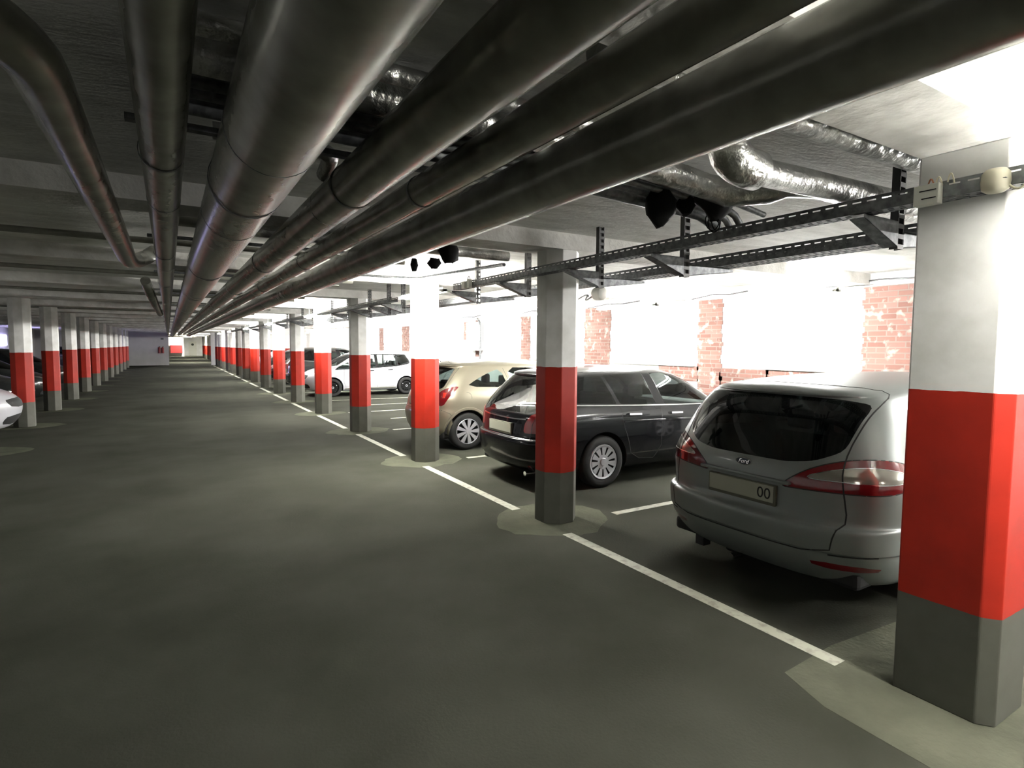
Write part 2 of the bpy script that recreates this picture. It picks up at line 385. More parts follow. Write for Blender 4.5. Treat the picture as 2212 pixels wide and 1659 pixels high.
BRX = pipe('bright steel cross pipe behind the beam of the first octagonal column', [(.4,5.02,2.61),(1.4,5.02,2.605),(2.96,5.0,2.60)], .05, FOIL, 'cross pipes', n=18, name='foil_pipe')
pipe('thin pipe turning back along the bays from the bright cross pipe', [(2.97,5.09,2.53),(2.99,5.16,2.54),(2.9,7.2,2.60),(2.6,7.42,2.61),(1.2,7.45,2.62)], .018, GALV, 'slim cross pipes', n=10, name='steel_pipe')
pipe('cross pipe glinting between the widest pipe and its bright-edged neighbour', [(0,2.02,2.665),(1.75,2.02,2.665)], .035, FOIL, 'cross pipes', n=14, name='foil_pipe')
pipe('short foil elbow rising to the slab between the two widest pipes', [(.2,2.95,2.66),(.5,2.94,2.66)]+arc((.6,2.94,2.66),(.74,2.94,2.66),(.74,3.06,2.64),5)+[(.745,3.2,2.61)], .04, FOIL, 'cross pipes', n=14, name='foil_pipe')
for q, y in enumerate([5.3, 6.4, 8.6, 9.4, 12.1, 13.2, 16.6, 19.9, 23.2]):
    pipe('dark cross pipe high over the long pipes' + ['',', just past the bright-edged pipe seam',' past the third beam',' past the third beam, further one',' over the white hatchback bay',' two bays past the beige hatchback',' by the people carrier bay',' by the dark red car bay',' over the far bays'][q], [(XL+.02 if q % 2 else -.02, y, 2.685), (2.4, y+.03, 2.665)], .028 if q % 2 else .05, LAG, 'dark cross pipes', n=12, name='cross_pipe')

# rods and rails that carry the pipes
HY = [2.75,5.6,8.3,11.7,15.0,18.6,22,27]
for pr in LONG:
    run = [c_ for c_ in pr.children if c_.name.startswith('pipe_run')][0]
    rr_ = pr['_r']; del pr['_r']
    for y in HY:
        MB().lathe([(rr_+.001,-.012),(rr_+.004,-.012),(rr_+.004,.012),(rr_+.001,.012),(rr_+.001,-.012)], 24, 'y', (0,y-pr.location.y,0)).build('clamp_band', GALV, pr, 60)
def pipe_hanger(y, k_):
    root = empty('pipe_hanger', (.6,y,ZC), 0, 'slotted rail and rods carrying the long pipes, ' + k_, 'pipe hanger', 'hangers of the long pipes')
    MB().box(-.72,1.02,-.02,.02,2.575-ZC,2.60-ZC).build('rail', GALV, root)
    for x in (-.66,-.13,.33,.99):
        MB().tube([(x,0,2.60-ZC),(x,0,0)], .006, 8).build('threaded_rod', DARKSTEEL, root)
for y, lab in [(2.75,'the hanger above the black boots'),(5.6,'one bay past the first octagonal column'),(8.3,'past the second octagonal column'),(11.7,'over the empty bay'),(15.0,'by the white hatchback'),(18.6,'by the black people carrier'),(22,'by the dark red car'),(27,'the most distant one')]:
    pipe_hanger(y, lab)

# black boots / wraps and coil
def boot(label, pts, rs, loc, seed, par):
    rnd = random.Random(seed); mb = MB(); n = 9
    rings = []
    for (dx, dy, z), (rx, ry) in zip(pts, rs):
        rings.append([(dx+math.cos(2*PI*j/n)*rx*rnd.uniform(.8,1.15), dy+math.sin(2*PI*j/n)*ry*rnd.uniform(.8,1.15), z+rnd.uniform(-.008,.008)) for j in range(n)])
    vs = [p for g_ in rings for p in g_]; fs = [tuple(range(n))]
    for i in range(len(rings)-1):
        for j in range(n): fs.append((i*n+j, i*n+(j+1)%n, (i+1)*n+(j+1)%n, (i+1)*n+j))
    fs.append(tuple((len(rings)-1)*n+j for j in range(n-1,-1,-1)))
    o = mb.add(vs, fs).build('pipe_wrap', BLACKP, par, 50, tuple(Vector(loc)-Vector(par.location))); o['label'] = label; return o
boot('black pointed wrap hanging from the slim cross pipes beside a tray hanger', [(0,0,.09),(0,0,.04),(.02,0,-.03),(.03,.02,-.10)], [(.06,.07),(.09,.09),(.085,.08),(.02,.02)], (2.46,2.44,2.50), 3, SP[3])
boot('small black wrap between the pointed one and the lumpy one', [(0,0,.06),(0,0,.02),(.01,0,-.03)], [(.04,.05),(.06,.06),(.03,.03)], (2.66,2.42,2.52), 5, SP[2])
boot('lumpy black wrap under the crumpled foil elbow with a wire coil', [(0,0,.09),(0,0,.03),(.03,.0,-.03),(.03,.02,-.075)], [(.11,.08),(.13,.09),(.10,.07),(.03,.03)], (2.74,2.28,2.52), 8, BIGX)
boot('large black cap on the bright cross pipe behind the first beam', [(0,0,.08),(0,0,.03),(.0,0,-.05),(0,.01,-.09)], [(.085,.09),(.10,.10),(.085,.08),(.04,.04)], (2.28,4.93,2.56), 11, BRX)
boot('drooping black cap just below the large black cap', [(0,0,.05),(0,0,.0),(.0,0,-.05)], [(.05,.05),(.075,.07),(.03,.03)], (2.26,5.22,2.50), 12, BRX)
boot('scrap of black wrap furthest from the cable tray behind the beam', [(0,0,.06),(0,0,.0),(.0,0,-.06)], [(.03,.03),(.05,.04),(.02,.02)], (2.10,5.35,2.49), 14, BRX)
cp = []
for i in range(70):
    a = i/70*2*PI*3.2; cp.append((.05*math.cos(a)*(1-.003*i)+.0004*i, .018*math.sin(a*.5), .05*math.sin(a)-.0002*i))
o = MB().tube([(-.05,0,.16),(-.055,0,.05)]+cp, .0035, 6).build('wire_coil', BLACKP, None, 60, (2.83,2.36,2.46)); tag(o, 'loose coil of black wire hanging under the crumpled foil elbow', 'wire')

# ------------------------------------------------------------------ cable trays
def slotted_web(mb, x, y0, y1, z0, z1, pitch, rows, slot=.62, h=.007, t=.002):
    zs = [z0]
    for zr in rows: zs += [zr-h/2, zr+h/2]
    zs.append(z1)
    for i in range(0, len(zs)-1, 2): mb.box(x, x+t, y0, y1, zs[i], zs[i+1])
    nn = int((y1-y0)/pitch); pt = (y1-y0)/nn
    for zr in rows:
        for q in range(nn): mb.box(x, x+t, y0+q*pt, y0+q*pt+pt*(1-slot), zr-h/2, zr+h/2)
def tray(label, x0, x1, y0, y1, z, hgt, rows):
    root = empty('cable_tray', (x0,y0,z), 0, label, 'cable tray', 'cable trays')
    yy = y1-y0
    a = MB(); slotted_web(a, 0, 0, yy, 0, hgt, .068, rows); a.box(0,.012,0,yy,hgt-.002,hgt); a.build('side_rail', GALV, root)
    a = MB(); slotted_web(a, x1-x0-.002, 0, yy, 0, hgt, .068, rows); a.build('side_rail', GALV, root)
    # perforated bottom: strips with staggered slots
    a = MB(); nrow = 3 if x1-x0 < .12 else 5; wdt = (x1-x0)/nrow
    for q in range(nrow):
        a.box(q*wdt, q*wdt+wdt*.5, 0, yy, 0, .0015)
        m_ = int(yy/.05)
        for s in range(m_): 
            yb = s*yy/m_ + (q % 2)*.012
            a.box(q*wdt+wdt*.5, (q+1)*wdt, yb, min(yb+.022, yy), 0, .0015)
    a.build('perforated_bottom', GALV, root)
    return root
tray('perforated tray on the aisle side, from the broad square column to the first lamp', 2.945, 3.045, .85, 6.25, 2.365, .072, [.054])
tray('perforated tray on the aisle side between the first and second lamps', 2.945, 3.045, 8.45, 13.1, 2.365, .072, [.054])
tray('perforated tray on the aisle side past the second lamp', 2.945, 3.045, 15.2, 19.9, 2.365, .072, [.054])
tray('perforated tray on the aisle side in the far distance, closer stretch', 2.945, 3.045, 21.9, 26.6, 2.365, .072, [.054])
tray('perforated tray on the aisle side in the far distance, farthest stretch', 2.945, 3.045, 28.4, 34.6, 2.365, .072, [.054])
tray('wider perforated tray on the wall side of the columns, near stretch', 3.60, 3.80, -3.4, 16.5, 2.315, .085, [.035,.062])
tray('wider perforated tray on the wall side of the columns, far stretch', 3.60, 3.80, 16.8, 33, 2.315, .085, [.035,.062])
def tray_hanger(y, lab):
    root = empty('tray_hanger', (3.3,y,ZC), 0, 'slotted steel hanger with two wedge arms ' + lab, 'bracket', 'hangers of the cable trays')
    a = MB()
    zt, zb = 0, 2.22-ZC
    for sx in (-.03,.024):
        a.box(sx, sx+.006, -.02, .02, zb, zt)
    nn = 10
    for q in range(nn):
        z0 = zb+(zt-zb)*q/nn; a.box(-.03,.03,-.022,-.018, z0, z0+(zt-zb)/nn*.45)
    a.box(-.012,.012,-.004,.004,zb,zt)
    a.build('slotted_channel', DARKSTEEL, root)
    for s, xe in ((-1,-.36),(1,.52)):
        x0 = s*.03
        z1 = (2.36 if s < 0 else 2.31)-ZC
        vs = []
        for yy in (-.022,-.019):
            vs += [(x0,yy,zb+.01),(xe,yy,z1-.02),(xe,yy,z1),(x0,yy,z1)]
        b2 = MB().add(vs, [(0,1,2,3),(7,6,5,4),(0,4,5,1),(1,5,6,2),(2,6,7,3),(3,7,4,0)])
        vs = [(x0,-.022,z1-.003),(xe,-.022,z1-.003),(xe,.05,z1-.003),(x0,.05,z1-.003),(x0,-.022,z1),(xe,-.022,z1),(xe,.05,z1),(x0,.05,z1)]
        b2.add(vs, [(3,2,1,0),(4,5,6,7),(0,1,5,4),(1,2,6,5),(2,3,7,6),(3,0,4,7)])
        vs = [(x0,-.022,zb+.01),(xe,-.022,z1-.02),(xe,.05,z1-.02),(x0,.05,zb+.01),(x0,-.022,zb+.013),(xe,-.022,z1-.017),(xe,.05,z1-.017),(x0,.05,zb+.013)]
        b2.add(vs, [(3,2,1,0),(4,5,6,7),(0,1,5,4),(1,2,6,5),(2,3,7,6),(3,0,4,7)])
        b2.build('wedge_arm', GALV, root)
for y, lab in [(1.56,'beside the broad square column'),(3.0,'over the grey estate'),(3.97,'closest before the first octagonal column'),(5.15,'just past the first octagonal column'),(6.3,'just short of the first lit lamp'),(8.9,'just past the second octagonal column'),(9.6,'over the bay past the beige hatchback'),(10.7,'just before the third octagonal column'),(12.2,'past the third octagonal column'),(13.6,'before the fourth octagonal column'),(15.6,'past the fourth octagonal column'),(17.0,'by the white hatchback'),(19.4,'by the black people carrier'),(22.6,'by the dark red car'),(26,'in the far distance'),(29.5,'most distant of all')]:
    tray_hanger(y, lab)

# ------------------------------------------------------------------ lamps
def batten(label, x, y, z, tm, ln=1.5, group='lit fluorescent lamps', mount=None):
    root = empty('fluorescent_lamp', (x,y,z), 0, label, 'lamp', group)
    h = ln/2
    vs = [(-.028,.03),(-.028,-.02),(.028,-.02),(.028,.03)]
    a = MB().add([(p[0],-h,p[1]) for p in vs]+[(p[0],h,p[1]) for p in vs], [(0,1,2,3),(7,6,5,4),(0,4,5,1),(1,5,6,2),(2,6,7,3),(3,7,4,0)])
    a.build('housing', WHITEPL, root)
    for s in (-1,1): MB().tube([(s*.056,-h+.03,-.008),(s*.056,h-.03,-.008)], .013, 8).build('fluorescent_tube', tm, root, 60)
    for s in (-1,1): MB().box(-.075,.075,s*(h-.03) if s>0 else -h, h if s>0 else -h+.03, -.024, .008).build('lamp_holder', WHITEPL, root)
    if mount:
        for s in (-.6,.6): MB().tube([(0,s*h,.03),(0,s*h,mount-z)], .005, 8).build('suspension_rod', DARKSTEEL, root)
    return root
for i, (y, lab) in enumerate([(.05,'on the tray line just beyond the broad square column'),(7.35,'glaring in front of the second octagonal column'),(14.15,'glaring in front of the fourth octagonal column'),(20.9,'hung on the tray by the seventh octagonal column'),(27.5,'hung in line with the tray in the far bays'),(35.5,'small and distant, glaring above the far columns'),(43,'most distant of those in line with the tray')]):
    batten('lit twin-tube lamp ' + lab, 2.995, y, 2.40, TUBE_FT if y > 10 else (TUBE_N if y < 1 else TUBE_T), mount=ZC)
WL = [('wall lamp near the broad square column',.9),('wall lamp over the grey estate bonnet',4.2+.6),('wall lamp over the tall brick strip',7.9),('wall lamp by the widest brick panel',11.2),('wall lamp over the empty bay',14.5),('wall lamp by the white hatchback tail',17.9),('wall lamp over the people carrier',21.2),('wall lamp over the dark red car',24.5)]
for lab, y in WL: batten('lit twin-tube ' + lab + ', hung from the slab', 7.2, y, 2.43, TUBE_W, group='lamps along the brick wall', mount=ZC)
for y in (28,31.5,36,39.4,46,51): batten('lit twin-tube lamp close to the wall in the far bays', 7.2, y, 2.43, TUBE_W, group='far lamps along the brick wall', mount=ZC)
batten('lit twin-tube lamp close to the brick wall behind the camera side', 7.2, -2.2, 2.43, TUBE_W, group='lamps along the brick wall', mount=ZC)
for y in (10.4,-5.8): batten('added twin-tube fill lamp over the left row of bays, out of the picture', -5.6, y, ZC-.035, TUBE_L, group='added fill lamps over the left bays')  # unseen lamps added to brighten the surfaces facing the aisle
batten('added twin-tube fill lamp in line with the tray behind the picture', 2.995, -6.6, 2.40, TUBE_N, mount=ZC)  # unseen lamp added behind the camera for more light in the aisle
for (x, y, l) in [(2.2,88,'lit lamp in front of the passage door'),(2.6,74,'lit lamp midway down the white passage'),(2.2,60,'lit lamp at the mouth of the white passage')]: batten(l, x, y, ZC-.035, TUBE_F, group='passage lamps')

# emergency light, boxes, wires
root = empty('bulkhead_lamp', (3.78,4.55,2.315), 0, 'unlit round white lamp hanging under the wall-side tray beside the first octagonal column', 'lamp')
MB().lathe([(0,-.06),(.055,-.06),(.066,-.05),(.07,-.02),(.07,.02),(.064,.05),(.05,.07),(0,.078)], 28, 'y', (0,0,-.075)).build('globe', WHITEPL, root, 50)
MB().tube([(0,0,-.01),(0,0,.002)], .02, 12).build('stem', DARKSTEEL, root)
o = MB().tube(arc((3.80,4.62,2.25),(3.9,5.0,2.15),(4.15,5.2,2.28),8)+arc((4.15,5.2,2.28),(4.4,5.5,2.36),(4.6,6.0,2.30),6), .008, 8).build('cable', DARKSTEEL, None, 60); tag(o, 'drooping cable from the round white lamp', 'cable')
root = empty('junction_box', (2.93,1.265,2.385), 0, 'small grey junction box on the tray at the broad square column', 'junction box')
MB().box(-.03,.012,-.055,.045,-.048,.042,.004).build('box_body', WHITEPL, root)
MB().box(-.033,-.030,-.045,.02,.012,.016).build('slot_mark', BLACKP, root); MB().box(-.033,-.030,-.045,.01,-.022,-.018).build('slot_mark', BLACKP, root)
for dy, dz in ((-.03,.075),(.0,.07),(-.075,.085)):
    MB().tube(arc((.0,dy,.04),(-.0,dy-.01,dz+.03),(.0,dy-.025,.03),7), .0035, 6).build('wire', COPPER if dy == 0 else CREAM, root, 60)
root = empty('sensor_head', (2.93,1.02,2.39), 0, 'round cream sensor head fixed to the tray on the broad square column', 'sensor')
MB().lathe([(0,-.048),(.03,-.047),(.046,-.035),(.05,-.005),(.047,.03),(.035,.045),(0,.05)], 28, 'z').build('dome', CREAM, root, 60)
MB().box(-.035,.015,-.045,.03,-.002,.0).build('seam_ring', DARKSTEEL, root)
MB().tube(arc((0,-.04,-.02),(0,-.09,-.09),(0,-.12,.02),8)+[(0,-.12,.06)], .005, 8).build('cable_loop', CREAM, root, 60)
root = empty('junction_box', (2.93,5.8,2.40), 0, 'pair of small grey boxes at the far end of the near tray', 'junction box')
MB().box(-.03,.015,-.05,.0,-.05,.05,.004).build('box_body', WHITEPL, root); MB().box(-.03,.015,.06,.14,-.05,.03,.004).build('box_body', WHITEPL, root)
MB().tube(arc((0,-.02,.05),(0,0,.12),(0,.05,.04),6), .004, 6).build('wire', DARKSTEEL, root)
for i, (y0, y1) in enumerate([(3.0,5.0),(6.3,7.5),(8.9,10.6),(12.2,13.6),(16,17.6)]):
    o = MB().tube([(XW-.12,y0,2.66),(XW-.125,y0*.7+y1*.3,2.63),(XW-.12,y0*.4+y1*.6,2.655),(XW-.125,y1,2.60)], .012, 8).build('cable', DARKSTEEL, None, 60)
    tag(o, 'cable sagging along the head of the brick wall, ' + ['over the grey estate','above the tall brick strip','above the wide brick panel','above the narrow brick panel','by the wall pipe'][i], 'cable', 'cables on the wall head')
root = empty('pipe_riser', (8.42,15.9,0), 0, 'upright pipe with a bent hose head on the wall behind the beige hatchback', 'pipe')
MB().tube([(0,0,1.2),(0,0,2.3)]+arc((0,0,2.35),(0,0,2.55),(0,.5,2.6),6), .03, 10).build('pipe_run', GALV, root, 60)
MB().box(-.04,.14,.08,.9,1.55,2.45,.01).build('wall_cabinet', WHITEPL, root)

# far end: extinguishers, sign, door
for x, l in ((-.58,'red fire extinguisher on the far wall, one of a pair'),(-.35,'red fire extinguisher on the far wall, one of a pair')):
    root = empty('fire_extinguisher', (x,Y1-.1,.95), 0, l, 'fire extinguisher', 'extinguishers on the far wall')
    EXR = bpy.data.materials.get('extinguisher_red') or mat('extinguisher_red', (.22,.02,.02), rough=.4)
    MB().lathe([(0,0),(.08,0),(.085,.03),(.085,.40),(.05,.48),(.03,.5),(0,.5)], 16, 'z').build('cylinder_body', EXR, root, 50)
    MB().box(-.02,.06,-.02,.02,.5,.54).build('valve_handle', BLACKP, root); MB().box(-.07,.07,.06,.10,.1,.4).build('wall_bracket', BLACKP, root)
o = MB().box(-.47,-.27,Y1-.012,Y1,2.03,2.15).build('wall_sign', mat('dark_sign', (.05,.06,.06)), None); tag(o, 'small dark sign above the extinguishers on the far wall', 'sign')
d = struct('door_1', MB().box(2.55,3.55,93.93,94,0,2.05), WHITEPL)
o = MB().lathe([(0,0),(.17,0),(.17,.01),(0,.011)], 20, 'y', (3.05,93.91,1.62)).build('round_sign', mat('dark_green_disc', (.02,.03,.01)), None); tag(o, 'dark round sign on the pale door at the end of the passage', 'sign')
MB().box(3.45,3.49,93.86,93.93,1.0,1.04).build('door_handle', DARKSTEEL, d)
o = MB().prism([(.3,90),(1.7,90),(1.7,91.2),(.3,91.2)], .45, 1.5).build('red_wall_band', mat('passage_red', (.35,.03,.03)), None); tag(o, 'red band of the wall in the white passage beside the extinguisher wall', 'wall_band')  # stands for the red painted band of the passage wall
sp_ = struct('trim_40', MB().box(-4,1.9,90.5,94,0,ZC), PLASTER)
o = MB().box(XL+.02,XL+.04,40.5,44.5,1.55,2.15).build('window_1', BLUEWIN, None); tag(o, kind='structure')

# ------------------------------------------------------------------ cars
def chaikin(p, k=2, closed=True):
    for _ in range(k):
        q = []; n = len(p)
        if not closed: q.append(p[0])
        for i in range(n if closed else n-1):
            a, b_ = p[i], p[(i+1) % n]
            q += [(a[0]*.75+b_[0]*.25, a[1]*.75+b_[1]*.25), (a[0]*.25+b_[0]*.75, a[1]*.25+b_[1]*.75)]
        if not closed: q.append(p[-1])
        p = q
    return p
def rnd(p, r=.04, seg=3):
    q = []; n = len(p)
    for i in range(n):
        a, b_, c = Vector(p[i-1]), Vector(p[i]), Vector(p[(i+1) % n])
        d1 = min(r, .45*(a-b_).length); d2 = min(r, .45*(c-b_).length)
        s0 = b_+(a-b_).normalized()*d1; s2 = b_+(c-b_).normalized()*d2
        for k in range(seg+1):
            t = k/seg; v = s0*(1-t)**2+b_*2*t*(1-t)+s2*t*t; q.append((v.x, v.y))
    return q
def inside(p, poly):
    x, y = p; c = False; n = len(poly); j = n-1
    for i in range(n):
        xi, yi = poly[i]; xj, yj = poly[j]
        if (yi > y) != (yj > y) and x < (xj-xi)*(y-yi)/(yj-yi)+xi: c = not c
        j = i
    return c
def resample(pts, n):
    d = [0]
    for a, b_ in zip(pts[:-1], pts[1:]): d.append(d[-1]+math.hypot(a[0]-b_[0], a[1]-b_[1]))
    out = []; k_ = 0
    for i in range(n+1):
        t = d[-1]*i/n
        while k_ < len(d)-2 and d[k_+1] < t: k_ += 1
        s = (t-d[k_])/max(1e-9, d[k_+1]-d[k_]); a, b_ = pts[k_], pts[k_+1]
        out.append((a[0]+(b_[0]-a[0])*s, a[1]+(b_[1]-a[1])*s))
    return out
class Car:
    """rows: z, rear u, front u, half width, rear corner length, front corner length, roof drop at rear, roof drop at front"""
    def __init__(s, name, L, rows, um, loc, rz, label, group=None, nr=2.9, nf=2.5, bulge=.035, cat='car', zk=1.0):
        s.L = L; s.um = um; s.zk = zk
        rows = [(s.zm(r_[0]),)+tuple(r_[1:]) for r_ in rows]
        s.root = empty(name, loc, rz, label, cat, group)
        K = 4; R = []
        for i in range(len(rows)-1):
            p0 = rows[max(i-1,0)]; p1 = rows[i]; p2 = rows[i+1]; p3 = rows[min(i+2,len(rows)-1)]
            for q in range(K):
                t = q/K
                R.append([.5*((2*b_)+(-a+c)*t+(2*a-5*b_+4*c-d)*t*t+(-a+3*b_-3*c+d)*t**3) for a,b_,c,d in zip(p0,p1,p2,p3)])
        R.append(list(rows[-1]))
        NR, NS, NF = 22, 34, 20; grid = []
        for (z, ur, uf, w_, Rr, Rf, dr, df) in R:
            w_ = max(w_, 0)
            rear = [(ur+Rr*(1-max(0,math.cos(t))**(2/nr)), w_*math.sin(t)**(2/nr)) for t in [PI/2*i/120 for i in range(121)]]
            front = [(uf-Rf*(1-max(0,math.cos(t))**(2/nf)), w_*math.sin(t)**(2/nf)) for t in [PI/2*(1-i/120) for i in range(121)]]
            rear = resample(rear, NR); front = resample(front, NF)
            a, b_ = rear[-1], front[0]
            side = [(a[0]+(b_[0]-a[0])*i/NS, w_) for i in range(1, NS)]
            ring = []
            for (u, v) in rear+side+front:
                v *= 1-bulge*abs((u-L*.5)/(L*.5))**3
                zz = z-(dr*((um-u)/um)**2 if u < um else df*((u-um)/(L-um))**2)
                ring.append((u, v, zz))
            grid.append(ring)
        bm = bmesh.new(); V = [[bm.verts.new(p) for p in g_] for g_ in grid]
        for i in range(len(V)-1):
            for j in range(len(V[0])-1): bm.faces.new((V[i][j], V[i+1][j], V[i+1][j+1], V[i][j+1]))
        bmesh.ops.remove_doubles(bm, verts=bm.verts, dist=1e-5)
        bmesh.ops.recalc_face_normals(bm, faces=bm.faces)
        bm.normal_update(); tot = sum((f.normal.y*f.calc_area() for f in bm.faces))
        if tot < 0: bmesh.ops.reverse_faces(bm, faces=bm.faces)
        for f in bm.faces: f.smooth = True
        s.bm = bm; s.pid = bm.faces.layers.int.new('pid'); s.parts = []
        bm.normal_update(); s.bvh = BVHTree.FromBMesh(bm)
        s.ref = bm.copy(); s.ref.faces.ensure_lookup_table(); s.ref.verts.ensure_lookup_table()
    def zm(s, z): return z if z < .6 else .6+(z-.6)*s.zk
    def frame(s, phi):
        a = math.radians(phi); return Vector((math.sin(a), math.cos(a), 0)), Vector((-math.cos(a), math.sin(a), 0))
    def cut(s, name, m, phi, poly, facing=.12, mode='side', label=None, zr=None, over=None):
        poly = [(a, s.zm(b_)) for a, b_ in poly]
        if phi == 180: poly = [(-a, b_) for a, b_ in poly]
        H, D = s.frame(phi); bm = s.bm
        n = len(poly)
        for i in range(n):
            a, b_ = poly[i], poly[(i+1) % n]
            x0, x1 = min(a[0],b_[0])-.004, max(a[0],b_[0])+.004; z0, z1 = min(a[1],b_[1])-.004, max(a[1],b_[1])+.004
            dx, dz = b_[0]-a[0], b_[1]-a[1]
            if math.hypot(dx, dz) < 1e-6: continue
            fs = []
            for f in bm.faces:
                if facing > -1.5 and f.normal.dot(D) < facing: continue
                hs = [v.co.dot(H) for v in f.verts]; zs = [v.co.z for v in f.verts]
                if max(hs) < x0 or min(hs) > x1 or max(zs) < z0 or min(zs) > z1: continue
                fs.append(f)
            if not fs: continue
            geom = list({*fs, *[e for f in fs for e in f.edges], *[v for f in fs for v in f.verts]})
            no = (H*(-dz)+Vector((0,0,dx))).normalized(); co = H*a[0]+Vector((0,0,a[1]))
            bmesh.ops.bisect_plane(bm, geom=geom, plane_co=co, plane_no=no, dist=1e-5)
        s.parts.append(dict(name=name, m=m, mode=mode, label=label)); pid = len(s.parts)
        for f in bm.faces:
            if facing > -1.5 and f.normal.dot(D) < facing: continue
            c = f.calc_center_median()
            if zr and not (zr[0] < c.z < zr[1]): continue
            if over is not None and f[s.pid] not in over: continue
            if inside((c.dot(H), c.z), poly): f[s.pid] = pid
        return pid
    def normal_at(s, co):
        loc, no, idx, d = s.bvh.find_nearest(co)
        f = s.ref.faces[idx]; vs = list(f.verts)
        from mathutils.interpolate import poly_3d_calc
        ws = poly_3d_calc([v.co for v in vs], loc)
        n_ = Vector((0,0,0))
        for w_, v in zip(ws, vs):
            vn = v.normal.copy()
            if abs(v.co.y) < 1e-4: vn.y = 0
            n_ += vn*w_
        return n_.normalized()
    def finish(s, paint_m, body_label=None):
        bm = s.bm; bm.normal_update()
        groups = {}
        for f in bm.faces: groups.setdefault(f[s.pid], []).append(f)
        s.obj = {}
        cache = {}
        def nrm(v):
            if v.index not in cache: cache[v.index] = s.normal_at(v.co)
            return cache[v.index]
        bm.verts.index_update()
        for pid, fs in groups.items():
            info = dict(name='body_shell', m=paint_m, mode='center', label=body_label) if pid == 0 else s.parts[pid-1]
            if info['mode'] == 'remove': continue
            def half(sgn, tgt):
                vs, fc, ns = tgt; mp = {}
                for f in fs:
                    idx = []
                    for v in f.verts:
                        if v not in mp:
                            mp[v] = len(vs); vs.append((v.co.x, v.co.y*sgn, v.co.z)); q = nrm(v); ns.append((q.x, q.y*sgn, q.z))
                        idx.append(mp[v])
                    fc.append(tuple(idx) if sgn > 0 else tuple(idx[::-1]))
            jobs = []
            if info['mode'] == 'center':
                t = ([], [], []); half(1, t); half(-1, t); jobs.append(t)
            else:
                for sgn in ((1,-1) if info['mode'] == 'side' else (-1,)):
                    t = ([], [], []); half(sgn, t); jobs.append(t)
            for vs, fc, ns in jobs:
                me = bpy.data.meshes.new(info['name']); me.from_pydata(vs, [], fc); me.materials.append(info['m'])
                me.polygons.foreach_set('use_smooth', [True]*len(me.polygons)); me.update()
                me.normals_split_custom_set_from_vertices(ns)
                o = bpy.data.objects.new(info['name'], me); C.objects.link(o); o.parent = s.root
                if info['label']: o['label'] = info['label']
                s.obj.setdefault(info['name'], []).append(o)
        bm.free(); s.bm = None
    def hit(s, phi, h, z):
        H, D = s.frame(phi)
        o = H*h+D*6+Vector((0,0,z)); l, n_, i, d = s.bvh.ray_cast(o, -D)
        return l, n_
    def strip(s, name, phi, pts, width, height, m, closed=False, mirror=True, off=-.0005, parent=None, ds=.025, both_one=False, label=None):
        pts = [(a, s.zm(b_)) for a, b_ in pts]
        if phi == 180: pts = [(-a, b_) for a, b_ in pts]
        H, D = s.frame(phi)
        if closed: pts = list(pts)+[pts[0]]
        P = []
        for a, b_ in zip(pts[:-1], pts[1:]):
            n_ = max(1, int(math.hypot(a[0]-b_[0], a[1]-b_[1])/ds))
            P += [(a[0]+(b_[0]-a[0])*i/n_, a[1]+(b_[1]-a[1])*i/n_) for i in range(n_)]
        P.append(pts[-1])
        Q = []
        for h, z in P:
            l, n_ = s.hit(phi, h, z)
            if l is not None: Q.append((l, s.normal_at(l)))
        if len(Q) < 2: return
        vs = []; fs = []
        for i, (l, n_) in enumerate(Q):
            t = (Q[min(i+1,len(Q)-1)][0]-Q[max(i-1,0)][0])
            if t.length < 1e-7: t = H
            b_ = t.normalized().cross(n_).normalized()
            wv = width(i/(len(Q)-1)) if callable(width) else width
            hv = height(i/(len(Q)-1)) if callable(height) else height
            vs += [l+b_*wv/2+n_*off, l+b_*wv*.35+n_*(off+hv), l-b_*wv*.35+n_*(off+hv), l-b_*wv/2+n_*off]
        for i in range(len(Q)-1):
            for j in range(3): fs.append((i*4+j, i*4+j+1, i*4+j+5, i*4+j+4))
        fs += [(3,2,1,0), tuple((len(Q)-1)*4+j for j in range(4))]
        out = []
        sides = [1,-1] if mirror else [-1]
        for sg in sides:
            v2 = [(p.x, p.y*sg, p.z) for p in vs]
            par = parent
            if isinstance(parent, (list,tuple)): par = parent[0] if (sg > 0 or len(parent) < 2) else parent[1]
            out.append((v2, [f if sg > 0 else f[::-1] for f in fs], par))
        if both_one:
            mb = MB()
            for v2, f2, par in out: mb.add(v2, f2)
            o = mb.build(name, m, out[0][2] or s.root, 40)
            if label: o['label'] = label
            return [o]
        res_ = []
        for v2, f2, par in out:
            o = MB().add(v2, f2).build(name, m, par or s.root, 40); res_.append(o)
            if label: o['label'] = label
        return res_
